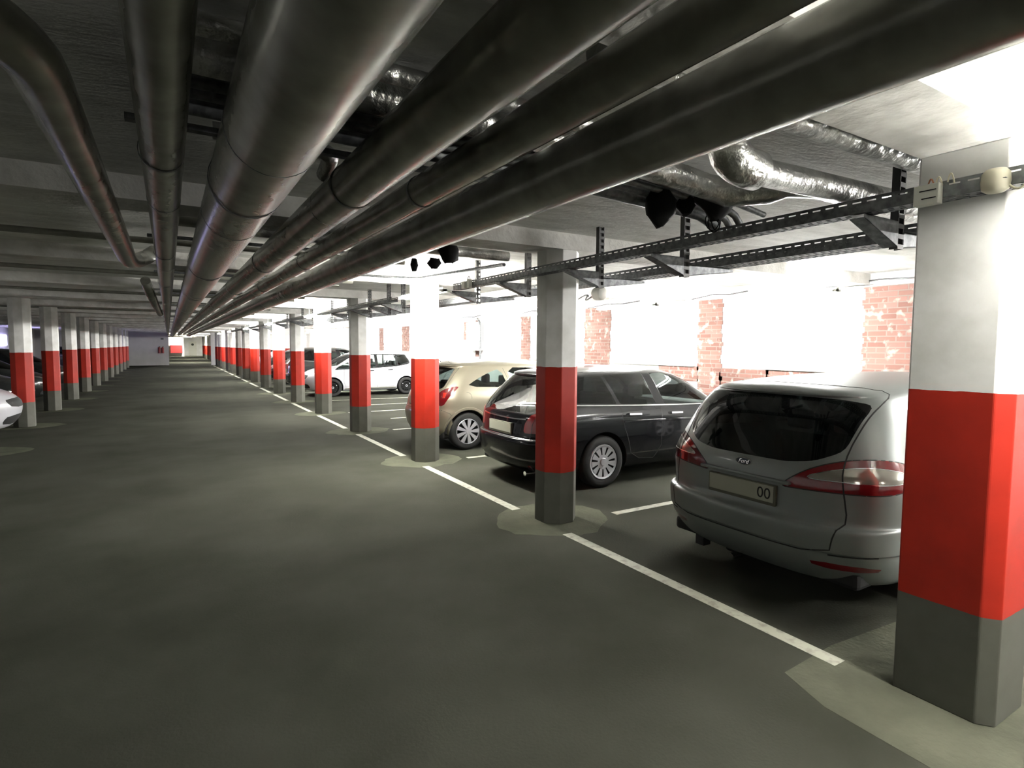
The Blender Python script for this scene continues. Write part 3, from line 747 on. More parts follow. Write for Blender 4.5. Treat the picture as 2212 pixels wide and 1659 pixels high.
    def wheel(s, u, vout, R, style, wid=.20, m_rim=None):
        for sg in (1,-1):
            y0 = sg*vout
            def Y(h): return y0-sg*h            # h = depth inwards from the outer face
            prof = [(R*.66,.030),(R*.70,.006),(R*.86,.0),(R*.96,.012),(R,.035),(R,wid-.035),(R*.96,wid-.01),(R*.7,wid)]
            pr = [(r_, -sg*h) for r_, h in prof]
            mb = MB().lathe(pr if sg < 0 else pr, 44, 'y', (u, y0, R))
            t = mb.build('wheel', RUBBER, s.root, 50)
            if sg > 0: t.data.flip_normals()
            m_ = m_rim or SILVERW
            r1 = R*.685
            if style == 'slots':      # nearly flat disc with narrow radial slots
                def sector(a0, a1, ra, rb, h): 
                    st = 3; vs = []
                    for q in range(st+1):
                        a = a0+(a1-a0)*q/st; vs += [(u+ra*math.cos(a), Y(h), R+ra*math.sin(a)), (u+rb*math.cos(a), Y(h-.008 if rb < r1 else h), R+rb*math.sin(a))]
                    return vs, [(2*q,2*q+2,2*q+3,2*q+1) for q in range(st)]
                mb = MB(); nsl = 11; hw = .085
                for q in range(nsl):
                    a = 2*PI*q/nsl+.1
                    mb.add(*sector(a+hw, a+2*PI/nsl-hw, r1*.40, r1*.84, .012))
                for q in range(1):
                    mb.add(*[(lambda z: z)(x) for x in sector(0, 2*PI, r1*.84, r1, .015)]) if False else None
                mb.lathe([(r1*.84,-sg*.012),(r1*.95,-sg*.004),(r1,-sg*.02),(r1*1.0,-sg*.05)], 44, 'y', (u, y0, R))
                mb.lathe([(0,-sg*-.004),(r1*.2,-sg*-.002),(r1*.24,-sg*.012),(r1*.40,-sg*.012)], 44, 'y', (u, y0, R))
                rim = mb.build('rim', m_, t, 30)
                MB().lathe([(0,-sg*.055),(r1,-sg*.055)], 32, 'y', (u, y0, R)).build('brake_disc', SEAM, t)
            elif style == 'steel':
                mb = MB().lathe([(0,-sg*-.004),(.03,-sg*-.004),(.033,-sg*.02),(r1*.45,-sg*.03),(r1*.6,-sg*.015),(r1*.85,-sg*.04),(r1*.95,-sg*.01),(r1,-sg*.012)], 40, 'y', (u, y0, R))
                rim = mb.build('rim', m_, t, 50)
                for q in range(12):
                    a = 2*PI*q/12; rr_ = r1*.72
                    MB().lathe([(0,-sg*.014),(.014,-sg*.016)], 8, 'y', (u+rr_*math.cos(a), y0, R+rr_*math.sin(a))).build('vent_hole', SILVERW if q in (1,5) else SEAM, rim)
                MB().lathe([(.024,-sg*-.006),(.036,-sg*-.006)], 16, 'y', (u, y0, R)).build('hub_ring', SILVERW, rim)
            else:                     # spoked hubcap / alloy
                ns = {'multi':9, 'alloy':7}[style]; mb = MB()
                for q in range(ns):
                    for dd in ((-.09,.09) if style == 'multi' else (0,)):
                        a = 2*PI*q/ns+dd; ca, sa = math.cos(a), math.sin(a); wv = .011 if style == 'multi' else .022
                        vs = []
                        for rr_, hh in ((r1*.15,.0),(r1*.97,.012)):
                            for sd in (-1,1):
                                for dh in (0,.02): vs.append((u+rr_*ca-sd*wv*sa*(1.0 if rr_ < .1 else 1.5), Y(hh+dh), R+rr_*sa+sd*wv*ca*(1.0 if rr_ < .1 else 1.5)))
                        mb.add(vs, [(0,2,6,4),(1,5,7,3),(0,4,5,1),(2,3,7,6),(0,1,3,2),(4,6,7,5)])
                mb.lathe([(0,-sg*-.008),(r1*.18,-sg*-.005),(r1*.22,-sg*.02)], 24, 'y', (u, y0, R))
                mb.lathe([(r1*.93,-sg*.02),(r1*.96,-sg*.003),(r1,-sg*.012),(r1,-sg*.06)], 40, 'y', (u, y0, R))
                rim = mb.build('rim', m_, t, 35)
                MB().lathe([(0,-sg*.055),(r1,-sg*.055)], 32, 'y', (u, y0, R)).build('brake_disc', SEAM, t)
        # wheel arch liner
        nn = 16
        for sg in (1,-1):
            vs = []; mb = MB()
            for q in range(nn+1):
                a = PI*q/nn; rr_ = R+.075
                for yy in (vout-.015, vout-.30): vs.append((u+rr_*math.cos(a), sg*yy, R-.02+rr_*math.sin(a)))
            fs = [(2*q,2*q+1,2*q+3,2*q+2) for q in range(nn)]
            fs.append(tuple(2*q+1 for q in range(nn+1)))
            mb.add(vs, fs); mb.build('arch_liner', SEAM, s.root)
    def arch(s, u, R, k_=.05):
        rr_ = R+k_
        poly = [(u+rr_*math.cos(a), R+rr_*math.sin(a)) for a in [PI*i/18 for i in range(19)]]+[(u-rr_, .0), (u+rr_, .0)]
        s.cut('arch', SEAM, 90, poly, -2, 'remove')
    def cabin(s, seats, floor_=(.35, None), w_=.62, zf=.45, dash=None, belt=.9):
        u0, u1 = floor_; u1 = u1 or s.L-1.2
        MB().box(.22, s.L-.35, -w_-.12, w_+.12, .19, .30, .03).build('underbody', SEAM, s.root)
        MB().box(u0, u1, -w_, w_, .30, zf, .02).build('cabin_floor', LININGM, s.root)
        for (u, v, ww, zt) in seats:
            mb = MB()
            q = [(u-.04,zf),(u+.5,zf),(u+.52,zf+.16),(u+.08,zf+.13),(u-.12,zt-.22),(u-.20,zt-.20),(u-.10,zf+.08)]
            mb.add([(a, v-ww, z) for a, z in q]+[(a, v+ww, z) for a, z in q],
                [tuple(range(7)), tuple(range(13,6,-1))]+[(i+7,(i+1)%7+7,(i+1)%7,i) for i in range(7)])
            o = mb.build('seat', SEATM, s.root)
            k_ = 1 if ww < .3 else 3
            for c in range(k_):
                vv = v+(c-(k_-1)/2)*.42
                MB().box(u-.22, u-.13, vv-.11, vv+.11, zt-.17, zt, .03).build('headrest', SEATM, o, 50)
        if dash: MB().box(dash, dash+.35, -w_-.02, w_+.02, belt-.22, belt-.02, .05).build('dashboard', LININGM, s.root)

def side_mirror(car, u, v, z, m, sides=(1,-1)):
    for sg in sides:
        bm = bmesh.new(); bmesh.ops.create_icosphere(bm, subdivisions=3, radius=1)
        for q in bm.verts: q.co = Vector((u+q.co.x*(.055 if q.co.x > 0 else .035), sg*(v+.09)+q.co.y*.10, z+.02+q.co.z*.068))
        bm.verts.index_update(); mb = MB().add([q.co for q in bm.verts], [[x.index for x in f.verts] for f in bm.faces]); bm.free()
        o = mb.build('side_mirror', m, car.root, 180)
        MB().tube([(u, sg*(v-.03), z-.03), (u, sg*(v+.05), z-.02)], .018, 8).build('mirror_stalk', BLACKP, o, 60)

# ---- grey estate
rows = [
 (.165,.34,4.45,.70,.5,.6,0,0),(.20,.17,4.62,.85,.55,.7,0,0),(.32,.06,4.74,.915,.55,.75,0,0),(.42,.02,4.78,.93,.55,.8,0,0),(.435,.008,4.79,.935,.55,.8,0,0),
 (.50,.0,4.80,.935,.55,.8,0,0),(.565,.0,4.80,.938,.55,.8,0,0),(.585,.015,4.79,.938,.55,.8,0,0),(.605,.060,4.77,.932,.55,.8,0,0),(.70,.072,4.70,.942,.52,.85,0,0),(.80,.075,4.50,.943,.50,.9,0,0),
 (.88,.085,4.2,.935,.48,.9,0,0),(.93,.10,3.95,.915,.46,.8,0,.02),(1.0,.135,3.75,.88,.44,.7,0,.02),(1.12,.20,3.5,.835,.42,.6,0,.01),(1.25,.28,3.22,.785,.40,.6,0,0),
 (1.36,.355,2.98,.725,.38,.6,.03,0),(1.405,.385,2.86,.69,.36,.6,.06,.01),(1.43,.365,2.76,.65,.34,.6,.08,.02),(1.455,.38,2.66,.585,.32,.55,.09,.03),(1.475,.43,2.5,.45,.28,.5,.095,.05),(1.49,.5,2.4,.22,.2,.4,.10,.06),(1.495,.6,2.3,.0,.1,.3,.10,.06)]
rows = [(r_[0],r_[1],r_[2],r_[3]*.955)+r_[4:] for r_ in rows]
c = Car('estate_car', 4.83, rows, 1.9, (3.38,2.56,0), 0, 'dusty grey estate car, tail to the aisle beside the broad square column', None)
c.arch(1.02, .33); c.arch(3.87, .33)
SEAMP = [(.62,.415),(.645,.56),(.68,.63),(.66,.80),(.635,.95),(.63,1.05),(.65,1.22),(.665,1.34),(.65,1.385),(.55,1.425)]
gate = [(-.02,.415)]+SEAMP+[(-.02,1.45)]
c.cut('tailgate', P_GREY, 0, gate, .12, 'center')
rw = rnd([(-.4,.945),(.30,.948),(.47,.975),(.612,1.05),(.632,1.22),(.648,1.335),(.50,1.358),(.3,1.366),(-.4,1.368)], .05)
c.cut('rear_window', TINTG, 0, rw, .12, 'center', 'dark tinted tailgate glass')
lamp = chaikin([(.25,.785),(.34,.88),(.46,.955),(.64,1.01),(.84,1.015),(.99,.975),(1.08,.915),(1.05,.87),(.97,.83),(.82,.805),(.55,.80),(.35,.79)], 2)
c.cut('tail_lamp', REDLENS, 45, lamp, .1, 'side', 'red wrap-around tail lamp')
lampc = chaikin([(.36,.865),(.50,.93),(.68,.968),(.85,.962),(1.01,.91),(.97,.882),(.85,.868),(.58,.872)], 2)
c.cut('lamp_lens', CLEARLENS, 45, lampc, .1, 'side', 'clear almond lens in the tail lamp')
c.cut('reflector', REDLENS, 20, chaikin([(.52,.315),(.86,.315),(.89,.355),(.50,.36)], 1), .1, 'side', 'dull red bumper reflector')
for nme, q in (('quarter_window', [(.62,1.03),(1.50,.985),(1.55,1.35),(1.0,1.37),(.80,1.30)]), ('rear_door_window', [(1.70,.985),(2.32,.96),(2.38,1.40),(1.62,1.385)]), ('front_door_window', [(2.44,.955),(3.42,.945),(3.36,1.0),(2.88,1.36),(2.47,1.40)])):
    c.cut(nme, TINTG if 'front' not in nme else MIDG, 90, rnd(q), .3, 'side')
c.cut('windscreen', CLEARG, 180, chaikin([(-.72,.985),(.72,.985),(.66,1.2),(.6,1.39),(-.6,1.39),(-.66,1.2)], 1), .12, 'center')
c.cut('head_lamp', CLEARLENS, 135, [(-2.4,.62),(-2.85,.60),(-2.95,.78),(-2.45,.80)], .1, 'side')
c.finish(P_GREY)
seam = [(.0,.415)]+SEAMP+[(.3,1.44),(0,1.444)]
c.strip('gap_line', 0, chaikin(seam,1,False), .009, .002, SEAM, both_one=True, off=.0005)
c.strip('bumper_crease', 0, [(.61,.415),(.75,.42),(.82,.425)], .010, .003, SEAM, both_one=True, off=.0005)
c.strip('window_trim', 90, [(.74,1.005),(1.2,.99),(2.3,.945),(3.4,.93)], .016, .006, CHROME)
c.strip('lamp_bezel', 45, lampc, .006, .003, CHROME, closed=True)
c.strip('lamp_edge_line', 45, lamp, .008, .0015, SEAM, closed=True)  # thin dark strip along the lamp outline
for sg in (1,-1):
    l, n_ = c.hit(60, .8, .90)
c.strip('door_handle', 90, [(2.28,.86),(2.48,.865)], .028, .03, P_GREY)
c.strip('gap_line', 90, [(1.66,.32),(1.64,.6),(1.6,.9),(1.66,1.0)], .006, .001, SEAM, both_one=True)
c.strip('gap_line', 90, [(2.42,.28),(2.42,.95)], .006, .001, SEAM, both_one=True)
side_mirror(c, 3.32, .90, 1.0, P_GREY)
c.wheel(1.02, .925, .325, 'alloy'); c.wheel(3.87, .925, .325, 'alloy')
c.cabin([(2.5,.36,.24,1.22),(2.5,-.36,.24,1.22),(1.6,0,.6,1.16)], (.3,3.6), dash=3.2, belt=.98)
R_ = c.root
MB().box(.34,.62,.0,.34,.10,.22,.03).build('silencer', SEAM, R_)
MB().tube([(.20,.17,.13),(.45,.17,.13)], .026, 12).build('exhaust_tip', CHROME, R_, 50)
MB().box(.22,.30,.44,.52,.125,.20).build('towing_bracket', SEAM, R_)
# oval badge
def text_mesh(name, s_, size, m, parent, loc, rot, ext=.001, shear=0, align='CENTER'):
    cu = bpy.data.curves.new(name, 'FONT'); cu.body = s_; cu.size = size; cu.extrude = ext; cu.align_x = align; cu.align_y = 'CENTER'; cu.shear = shear
    t = bpy.data.objects.new(name, cu); C.objects.link(t)
    dg = bpy.context.evaluated_depsgraph_get(); me = bpy.data.meshes.new_from_object(t.evaluated_get(dg)); me.name = name
    bpy.data.objects.remove(t); me.materials.clear(); me.materials.append(m)
    o = bpy.data.objects.new(name, me); C.objects.link(o); o.parent = parent; o.location = loc; o.rotation_euler = rot; return o
REARROT = (PI/2-.10, 0, -PI/2)
l, n_ = c.hit(0, 0, .90)
E_ = [(.062*math.cos(2*PI*i/32), .026*math.sin(2*PI*i/32)) for i in range(32)]
def oval(name, ra, rb, x0, x1, m, parent, zc):
    pts = [(ra*math.cos(2*PI*i/32), rb*math.sin(2*PI*i/32)) for i in range(32)]
    n = 32; vs = [(x0, a, zc+b_) for a, b_ in pts]+[(x1, a, zc+b_) for a, b_ in pts]
    return MB().add(vs, [tuple(range(n)), tuple(range(2*n-1,n-1,-1))]+[(i+n,(i+1)%n+n,(i+1)%n,i) for i in range(n)]).build(name, m, parent)
bd = oval('badge', .066, .028, l.x-.006, l.x+.02, CHROME, R_, .90); bd['label'] = 'oval badge with script lettering'
oval('badge_field', .059, .0225, l.x-.0075, l.x, mat('badge_blue_black', (.012,.018,.03), rough=.3, coat=.5), bd, .90)
text_mesh('badge_lettering', 'Ford', .042, CHROME, bd, (l.x-.0085, 0, .90), REARROT, .0008, .35)
def plate(par, u, z, tx, wid=.52, tilt=0):
    fr = MB().box(u-.012, u+.03, -wid/2-.012, wid/2+.012, z-.075, z+.066, .003).build('plate_holder', PLATEF, par)
    p = MB().box(u-.016, u-.010, -wid/2, wid/2, z-.052, z+.058).build('number_plate', PLATE, fr)
    return fr, p
fr, p = plate(R_, .066, .715, '')
text_mesh('plate_characters', '00', .105, SEAM, p, (.066-.017, -.19, .715), (PI/2,0,-PI/2), .0006)
o = MB().box(.056,.12,-.36,.36,.80,.825,.01).build('grab_handle_trim', P_GREY, R_, 40); 

# ---- black estate
def black_estate(loc, rz, label, paint_m, det=True, group=None, glassm=TINTG, zk=1.0):
    rows = [
     (.17,.36,4.25,.68,.5,.6,0,0),(.21,.16,4.40,.81,.55,.7,0,0),(.31,.05,4.50,.865,.55,.75,0,0),(.42,.015,4.55,.88,.55,.8,0,0),(.54,.0,4.57,.885,.55,.8,0,0),(.60,.012,4.57,.886,.55,.8,0,0),
     (.625,.045,4.56,.886,.55,.8,0,0),(.72,.06,4.50,.886,.52,.85,0,0),(.80,.07,4.35,.885,.50,.9,0,0),(.88,.085,4.0,.876,.48,.9,0,0),(.93,.115,3.6,.860,.46,.8,0,0),(1.0,.17,3.3,.835,.44,.7,0,0),(1.10,.26,3.1,.795,.42,.65,.0,.0),
     (1.22,.37,2.88,.740,.40,.6,0,0),(1.32,.46,2.66,.685,.38,.6,.02,0),(1.355,.48,2.56,.655,.36,.6,.05,.01),(1.38,.46,2.48,.61,.34,.6,.07,.02),(1.405,.48,2.38,.53,.32,.55,.08,.04),(1.428,.55,2.28,.37,.28,.5,.09,.06),(1.442,.65,2.2,.18,.2,.4,.09,.07),(1.447,.75,2.1,.0,.1,.3,.09,.07)]
    c = Car('estate_car', 4.58, rows, 1.7, loc, rz, label, group, zk=zk)
    c.arch(.99, .315); c.arch(3.75, .315)
    c.cut('bumper', paint_m, 90, [(-.1,.1),(.55,.1),(.55,.42),(.40,.60),(-.1,.60)], -2, 'center')
    c.cut('tailgate', paint_m, 0, [(-.02,.605),(.58,.605),(.60,.80),(.68,.97),(.66,1.1),(.60,1.34),(.54,1.385),(-.02,1.40)], .12, 'center')
    c.cut('rear_window', glassm, 0, rnd([(-.4,.905),(.48,.91),(.645,.96),(.64,1.06),(.575,1.29),(.53,1.325),(-.4,1.335)], .06), .12, 'center', 'glossy dark tailgate glass')
    lamp = rnd([(.42,.68),(.44,.80),(.52,.90),(.66,.935),(.86,.93),(.90,.88),(.84,.76),(.78,.69)], .04)
    c.cut('tail_lamp', REDLENS, 40, lamp, .1, 'side', 'dark red tail lamp')
    G = [('quarter_window', [(.52,1.04),(1.215,1.0),(1.07,1.345),(.80,1.335),(.62,1.24)], glassm),
         ('rear_door_window', [(1.27,.998),(1.86,.975),(1.76,1.36),(1.12,1.35)], MIDG),
         ('front_door_window', [(2.02,.97),(2.98,.955),(2.80,1.09),(2.45,1.29),(2.15,1.358),(1.90,1.36)], CLEARG)]
    for nme, q, gm in G: c.cut(nme, gm, 90, rnd(q, .035), .2, 'side')
    c.cut('pillar_cover', BLACKP, 90, [(1.865,.975),(2.015,.97),(1.895,1.36),(1.765,1.36)], .2, 'side', over=(0,))
    c.cut('windscreen', CLEARG, 180, rnd([(-.70,.98),(.70,.98),(.64,1.15),(.56,1.34),(-.56,1.34),(-.64,1.15)], .05), .12, 'center')
    c.cut('head_lamp', CLEARLENS, 135, [(-2.25,.62),(-2.7,.58),(-2.82,.74),(-2.3,.80)], .1, 'side')
    c.cut('rear_door', paint_m, 90, chaikin([(1.30,.72),(1.36,.60),(1.44,.32),(1.93,.28),(1.93,.97),(1.24,.995),(1.26,.93),(1.30,.86)], 1), .3, 'side', over=(0,))
    c.cut('front_door', paint_m, 90, [(1.94,.28),(3.10,.28),(3.14,.6),(3.10,.94),(1.94,.97)], .3, 'side', over=(0,))
    c.finish(paint_m)
    c.strip('window_trim', 90, [(.50,1.015),(.86,.998),(1.5,.972),(2.2,.952),(3.05,.935)], .022, .008, CHROME)
    rd = c.obj.get('rear_door'); fd = c.obj.get('front_door')
    c.strip('gap_line', 90, chaikin([(1.255,.97),(1.26,.93),(1.30,.72),(1.36,.60),(1.44,.32),(1.935,.28),(1.935,.965)],1,False), .007, .001, SEAM, both_one=True)
    c.strip('gap_line', 90, [(3.10,.28),(3.14,.6),(3.10,.93)], .007, .001, SEAM, both_one=True)
    c.strip('door_handle', 90, [(1.36,.872),(1.56,.866)], .032, .035, CHROME if det else paint_m, parent=rd)
    c.strip('door_handle', 90, [(2.08,.855),(2.28,.85)], .032, .035, CHROME if det else paint_m, parent=fd)
    c.strip('side_crease', 90, [(1.3,.785),(1.8,.775),(2.4,.76),(3.3,.74)], .03, .006, paint_m)
    c.strip('gap_line', 0, [(0,.607),(.58,.607),(.60,.80),(.68,.97),(.66,1.1),(.60,1.34),(.54,1.385),(0,1.40)], .007, .002, SEAM, both_one=True)
    c.strip('tailgate_chrome', 0, [(0,.83),(.3,.832),(.50,.842)], .02, .008, CHROME, both_one=True)
    side_mirror(c, 2.96, .86, c.zm(1.0), paint_m)
    c.wheel(.99, .872, .315, 'slots'); c.wheel(3.75, .872, .315, 'slots')
    c.cabin([(2.15,.34,.24,1.20),(2.15,-.34,.24,1.20),(1.25,0,.56,1.14)], (.3,3.3), dash=2.85, belt=.96)
    MB().tube([(.10,-.5,.20),(.4,-.5,.20)], .03, 12).build('exhaust_tip', CHROME, c.root, 50)
    MB().tube(arc((.22,-.02,.945),(.20,.25,.95),(.20,.42,.96),5), .008, 6).build('rear_wiper', BLACKP, c.root, 60)
    plate(c.root, .058, .71, '')
    return c
cm = black_estate((3.46,6.09,0), 0, 'glossy black estate car, tail to the aisle behind the first octagonal column', P_BLACK)

# ---- beige three-door hatchback
rows = [
 (.18,.30,3.75,.66,.5,.6,0,0),(.22,.13,3.86,.80,.55,.7,0,0),(.32,.05,3.94,.85,.55,.75,0,0),(.42,.02,3.98,.862,.55,.8,0,0),(.54,.0,4.0,.868,.55,.8,0,0),(.62,.012,4.0,.868,.55,.8,0,0),
 (.68,.04,3.97,.868,.55,.85,0,0),(.76,.055,3.9,.868,.54,.9,0,0),(.84,.075,3.75,.862,.54,.9,0,0),(.92,.11,3.5,.845,.54,.85,0,0),(1.0,.16,3.15,.82,.52,.7,0,0),(1.12,.25,2.95,.775,.50,.6,0,0),
 (1.24,.35,2.70,.725,.46,.6,.01,0),(1.33,.44,2.5,.675,.42,.6,.03,.0),(1.37,.45,2.42,.645,.40,.6,.05,.01),(1.395,.42,2.35,.60,.36,.6,.06,.02),(1.425,.46,2.34,.50,.32,.55,.07,.04),(1.445,.53,2.2,.34,.28,.5,.08,.05),(1.458,.62,2.1,.16,.2,.4,.08,.06),(1.462,.72,2.0,.0,.1,.3,.08,.06)]
def beige(loc, rz, label, paint_m, group=None):
    c = Car('hatchback_car', 4.0, rows, 1.6, loc, rz, label, group)
    c.arch(.62, .305, .045); c.arch(3.13, .305, .045)
    c.cut('bumper', paint_m, 90, [(-.1,.1),(.36,.1),(.36,.42),(.30,.64),(-.1,.66)], -2, 'center')
    c.cut('tailgate', paint_m, 0, [(-.02,.65),(.50,.65),(.58,.85),(.66,1.0),(.62,1.2),(.56,1.38),(-.02,1.43)], .12, 'center')
    c.cut('rear_window', MIDG, 0, chaikin([(-.4,.92),(.40,.93),(.62,1.0),(.62,1.08),(.555,1.28),(.50,1.335),(-.4,1.345)], 2), .12, 'center', 'dark tailgate glass')
    lamp = [(.55,.74),(.52,.86),(.60,.96),(.72,1.015),(.90,1.05),(.86,.98),(.76,.85),(.68,.72)]
    c.cut('tail_lamp', REDLENS, 45, chaikin(lamp,1), .1, 'side', 'pointed red tail lamp')
    c.cut('lamp_highlight', REDGLINT, 45, [(.66,.86),(.66,.94),(.72,.94),(.70,.86)], .1, 'side')  # highlight on the lens, put in as a patch of brighter red
    c.cut('quarter_window', MIDG, 90, chaikin([(.60,1.03),(1.40,1.005),(1.30,1.315),(1.08,1.26),(.82,1.15)], 1), .12, 'side', 'triangular smoked quarter window')
    c.cut('door_window', CLEARG, 90, chaikin([(1.52,1.0),(2.72,.96),(2.40,1.18),(2.05,1.325),(1.40,1.335)], 1), .12, 'side')
    c.cut('windscreen', CLEARG, 180, chaikin([(-.70,.96),(.70,.96),(.62,1.2),(.55,1.32),(-.55,1.32),(-.62,1.2)], 1), .12, 'center')
    c.cut('head_lamp', CLEARLENS, 135, [(-1.9,.62),(-2.35,.58),(-2.5,.76),(-1.95,.82)], .1, 'side')
    c.finish(paint_m)
    c.strip('gap_line', 90, chaikin([(1.36,1.32),(1.46,.98),(1.36,.85),(1.30,.5),(1.34,.30),(2.7,.28),(2.80,.6),(2.80,.94)],1,False), .006, .001, SEAM, both_one=True)
    c.strip('gap_line', 0, [(0,.645),(.50,.648),(.58,.85),(.66,1.0),(.62,1.2),(.56,1.38),(0,1.435)], .006, .001, SEAM, both_one=True)
    c.strip('gap_line', 90, [(0,.645),(.2,.66),(.32,.60),(.37,.42)], .006, .001, SEAM, both_one=True)
    cy = [(.62+.085*math.cos(a), .865+.085*math.sin(a)) for a in [PI*2*i/20 for i in range(20)]]
    fl = [(.62+.07*math.cos(a), .86+.08*math.sin(a)) for a in [-.3+PI*.7*i/10 for i in range(11)]]
    c.strip('fuel_flap_line', 90, fl, .005, .001, SEAM, mirror=False)
    c.strip('wheel_arch_flare', 90, [(.62+.375*math.cos(a), .305+.375*math.sin(a)) for a in [PI*i/24 for i in range(25)]], .045, .012, paint_m)
    c.strip('door_handle', 90, [(1.52,.86),(1.72,.86)], .03, .035, paint_m)
    side_mirror(c, 2.68, .83, .98, paint_m)
    MB().tube([(.52,0,1.42),(.30,0,1.56)], [.006,.002], 6).build('aerial', BLACKP, c.root, 60)
    c.wheel(.62, .855, .305, 'multi'); c.wheel(3.13, .855, .305, 'multi')
    c.cabin([(1.75,.33,.23,1.18),(1.75,-.33,.23,1.18),(.95,0,.52,1.08)], (.3,3.0), dash=2.6, belt=.98)
    plate(c.root, .052, .76, '')
    return c
beige((3.54,9.11,0), 0, 'champagne beige three-door hatchback, tail to the aisle beyond the black hatchback', P_GOLD)

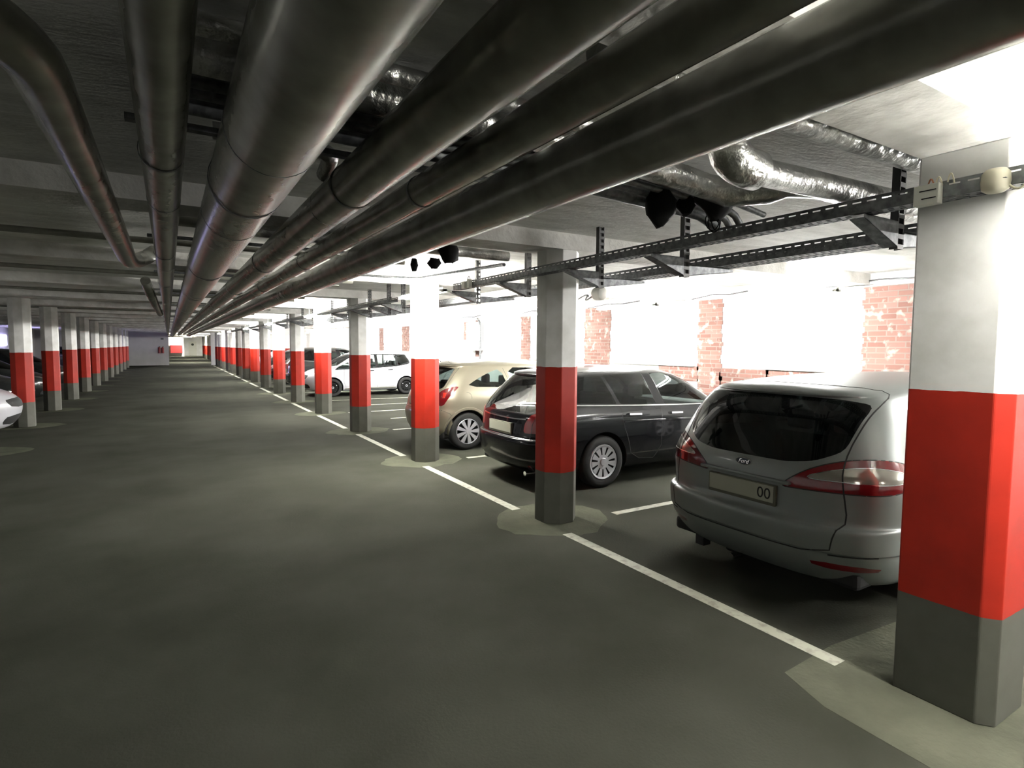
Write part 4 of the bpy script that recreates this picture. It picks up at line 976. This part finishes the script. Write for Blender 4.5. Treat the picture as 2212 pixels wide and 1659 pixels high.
# ---- white small hatchback (nose to the aisle) and its like
def small_hatch(loc, rz, label, paint_m, rim=BLACKP, style='steel', gm=CLEARG, dark_face=False, group=None, steelcol=None):
    rows = [
     (.17,.30,3.52,.64,.5,.55,0,0),(.21,.12,3.66,.78,.55,.62,0,0),(.32,.04,3.76,.825,.55,.66,0,0),(.42,.01,3.81,.836,.55,.68,0,0),(.54,.0,3.83,.840,.50,.70,0,0),(.64,.02,3.82,.842,.48,.72,0,0),
     (.72,.04,3.76,.842,.46,.76,0,0),(.80,.05,3.66,.840,.44,.80,0,0),(.87,.06,3.50,.832,.42,.78,0,0),(.93,.075,3.28,.82,.40,.66,0,0),(1.0,.10,3.12,.80,.38,.6,0,0),(1.12,.16,2.90,.76,.36,.58,0,0),
     (1.25,.25,2.66,.715,.34,.56,.0,0),(1.36,.33,2.42,.67,.32,.55,.01,0),(1.415,.35,2.28,.635,.30,.55,.03,.01),(1.44,.32,2.2,.60,.30,.55,.04,.02),(1.47,.36,2.08,.50,.28,.5,.05,.03),(1.49,.45,1.95,.34,.25,.45,.05,.04),(1.502,.55,1.85,.16,.2,.4,.05,.05),(1.506,.65,1.75,.0,.1,.3,.05,.05)]
    c = Car('hatchback_car', 3.83, rows, 1.5, loc, rz, label, group, nf=2.2)
    c.arch(.47, .30, .045); c.arch(3.0, .30, .045)
    G = [('quarter_window', [(.33,1.12),(.42,1.09),(.74,1.01),(.80,1.36),(.50,1.36),(.36,1.28)], gm),
         ('rear_door_window', [(.80,1.00),(1.46,.955),(1.48,1.375),(.84,1.37)], gm),
         ('front_door_window', [(1.56,.95),(2.38,.91),(2.36,.96),(1.98,1.30),(1.90,1.36),(1.57,1.378)], gm),
         ('corner_window', [(2.46,.90),(2.92,.885),(2.80,.98),(2.46,1.13)], gm)]
    c.cut('window_surround', BLACKP, 90, rnd([(.30,1.08),(.42,1.04),(.8,.975),(1.5,.93),(2.40,.885),(2.38,.985),(1.95,1.375),(1.6,1.40),(.8,1.395),(.46,1.39),(.30,1.29)],.03), .15, 'side')
    for nme, q, g_ in G: c.cut(nme, g_, 90, rnd(q, .03), .12, 'side')
    c.cut('windscreen', gm, 180, chaikin([(-.70,.96),(.70,.96),(.62,1.2),(.54,1.38),(-.54,1.38),(-.62,1.2)], 1), .12, 'center')
    c.cut('rear_window', gm, 0, chaikin([(-.4,1.0),(.60,1.02),(.62,1.1),(.54,1.36),(-.4,1.38)], 1), .12, 'center')
    c.cut('tail_lamp', REDLENS, 35, [(.50,.85),(.66,.85),(.72,1.02),(.66,1.05),(.56,1.0)], .1, 'side')
    hl = chaikin([(-1.62,.64),(-2.02,.60),(-2.22,.66),(-2.22,.78),(-1.75,.86),(-1.60,.80)], 1)
    hl = [(a*1.0, z) for a, z in hl]
    c.cut('head_lamp', SEAM if dark_face else CLEARLENS, 135, [(-a if False else a, z) for a, z in hl], .05, 'side')
    c.cut('grille', SEAM, 180, chaikin([(-.4,.56),(.36,.56),(.46,.66),(.40,.72),(-.4,.72)], 1), .2, 'center')
    c.cut('air_intake', SEAM, 180, chaikin([(-.4,.26),(.42,.26),(.50,.34),(.44,.43),(-.4,.43)], 1), .2, 'center')
    if dark_face: c.cut('side_intake', SEAM, 150, [(-2.42,.30),(-2.56,.30),(-2.60,.46),(-2.44,.46)], .1, 'side')
    c.finish(paint_m)
    c.strip('gap_line', 90, [(.84,1.0),(.86,.8),(.80,.66),(.92,.30),(1.50,.27),(1.51,.95)], .006, .001, SEAM, both_one=True)
    c.strip('gap_line', 90, [(1.51,.27),(2.56,.27),(2.64,.5),(2.62,.90)], .006, .001, SEAM, both_one=True)
    for u in (.96, 1.62): c.strip('door_handle', 90, [(u,.875-.03*(u > 1)),(u+.17,.87-.03*(u > 1))], .026, .03, BLACKP if paint_m is P_WHITE else paint_m)
    c.strip('window_seal', 90, [(.34,1.115),(.8,.995),(1.5,.948),(2.38,.905)], .012, .003, SEAM)
    c.strip('sill_strip', 90, [(.85,.255),(1.6,.25),(2.6,.25)], .05, .006, LAG if paint_m is P_WHITE else SEAM)
    side_mirror(c, 2.42, .80, .97, paint_m)
    c.wheel(.47, .832, .30, style, m_rim=rim); c.wheel(3.0, .832, .30, style, m_rim=rim)
    c.cabin([(1.75,.33,.23,1.24),(1.75,-.33,.23,1.24),(.95,0,.52,1.16)], (.3,2.9), dash=2.75, belt=.97)
    return c
E_R = PI
small_hatch((7.58,19.74,0), E_R, 'white five-door hatchback with black wheels, nose to the aisle', P_WHITE)
black_estate((3.78,23.10,0), 0, 'tall black people carrier with a bright belt line, beyond the white hatchback', P_DARK, False, zk=1.2)
small_hatch((7.5,26.45,0), E_R, 'dark red hatchback, nose to the aisle beyond the black people carrier', P_RED, SILVERW, 'alloy', MIDG)
small_hatch((7.4,30.4,0), E_R, 'black car with shiny headlamps parked far down the brick wall bays', P_DARK, SILVERW, 'alloy', TINTG)
small_hatch((7.6,36.5,0), E_R, 'pale car in the far bays, just visible beyond the black one', P_WHITE, SILVERW, 'alloy', TINTG)
small_hatch((-6.14,13.42,0), 0, 'white car with black grille and intakes cut off by the photo edge, across the aisle', P_WHITE, BLACKP, 'alloy', TINTG, True)
small_hatch((-6.55,17.25,0), 0, 'black car with bright headlamp between the first two columns across the aisle', P_DARK, SILVERW, 'alloy', TINTG)
small_hatch((-6.7,20.6,0), 0, 'dark car between the second and third columns across the aisle', P_DARK, SILVERW, 'alloy', TINTG)
small_hatch((-7.0,27.2,0), 0, 'dark car far along the opposite side, beyond the fifth column across the aisle', P_DARK, SILVERW, 'alloy', TINTG)
small_hatch((-7.0,47.6,0), 0, 'dark car at the end of the opposite row beside the far wall', P_DARK, SILVERW, 'alloy', TINTG)
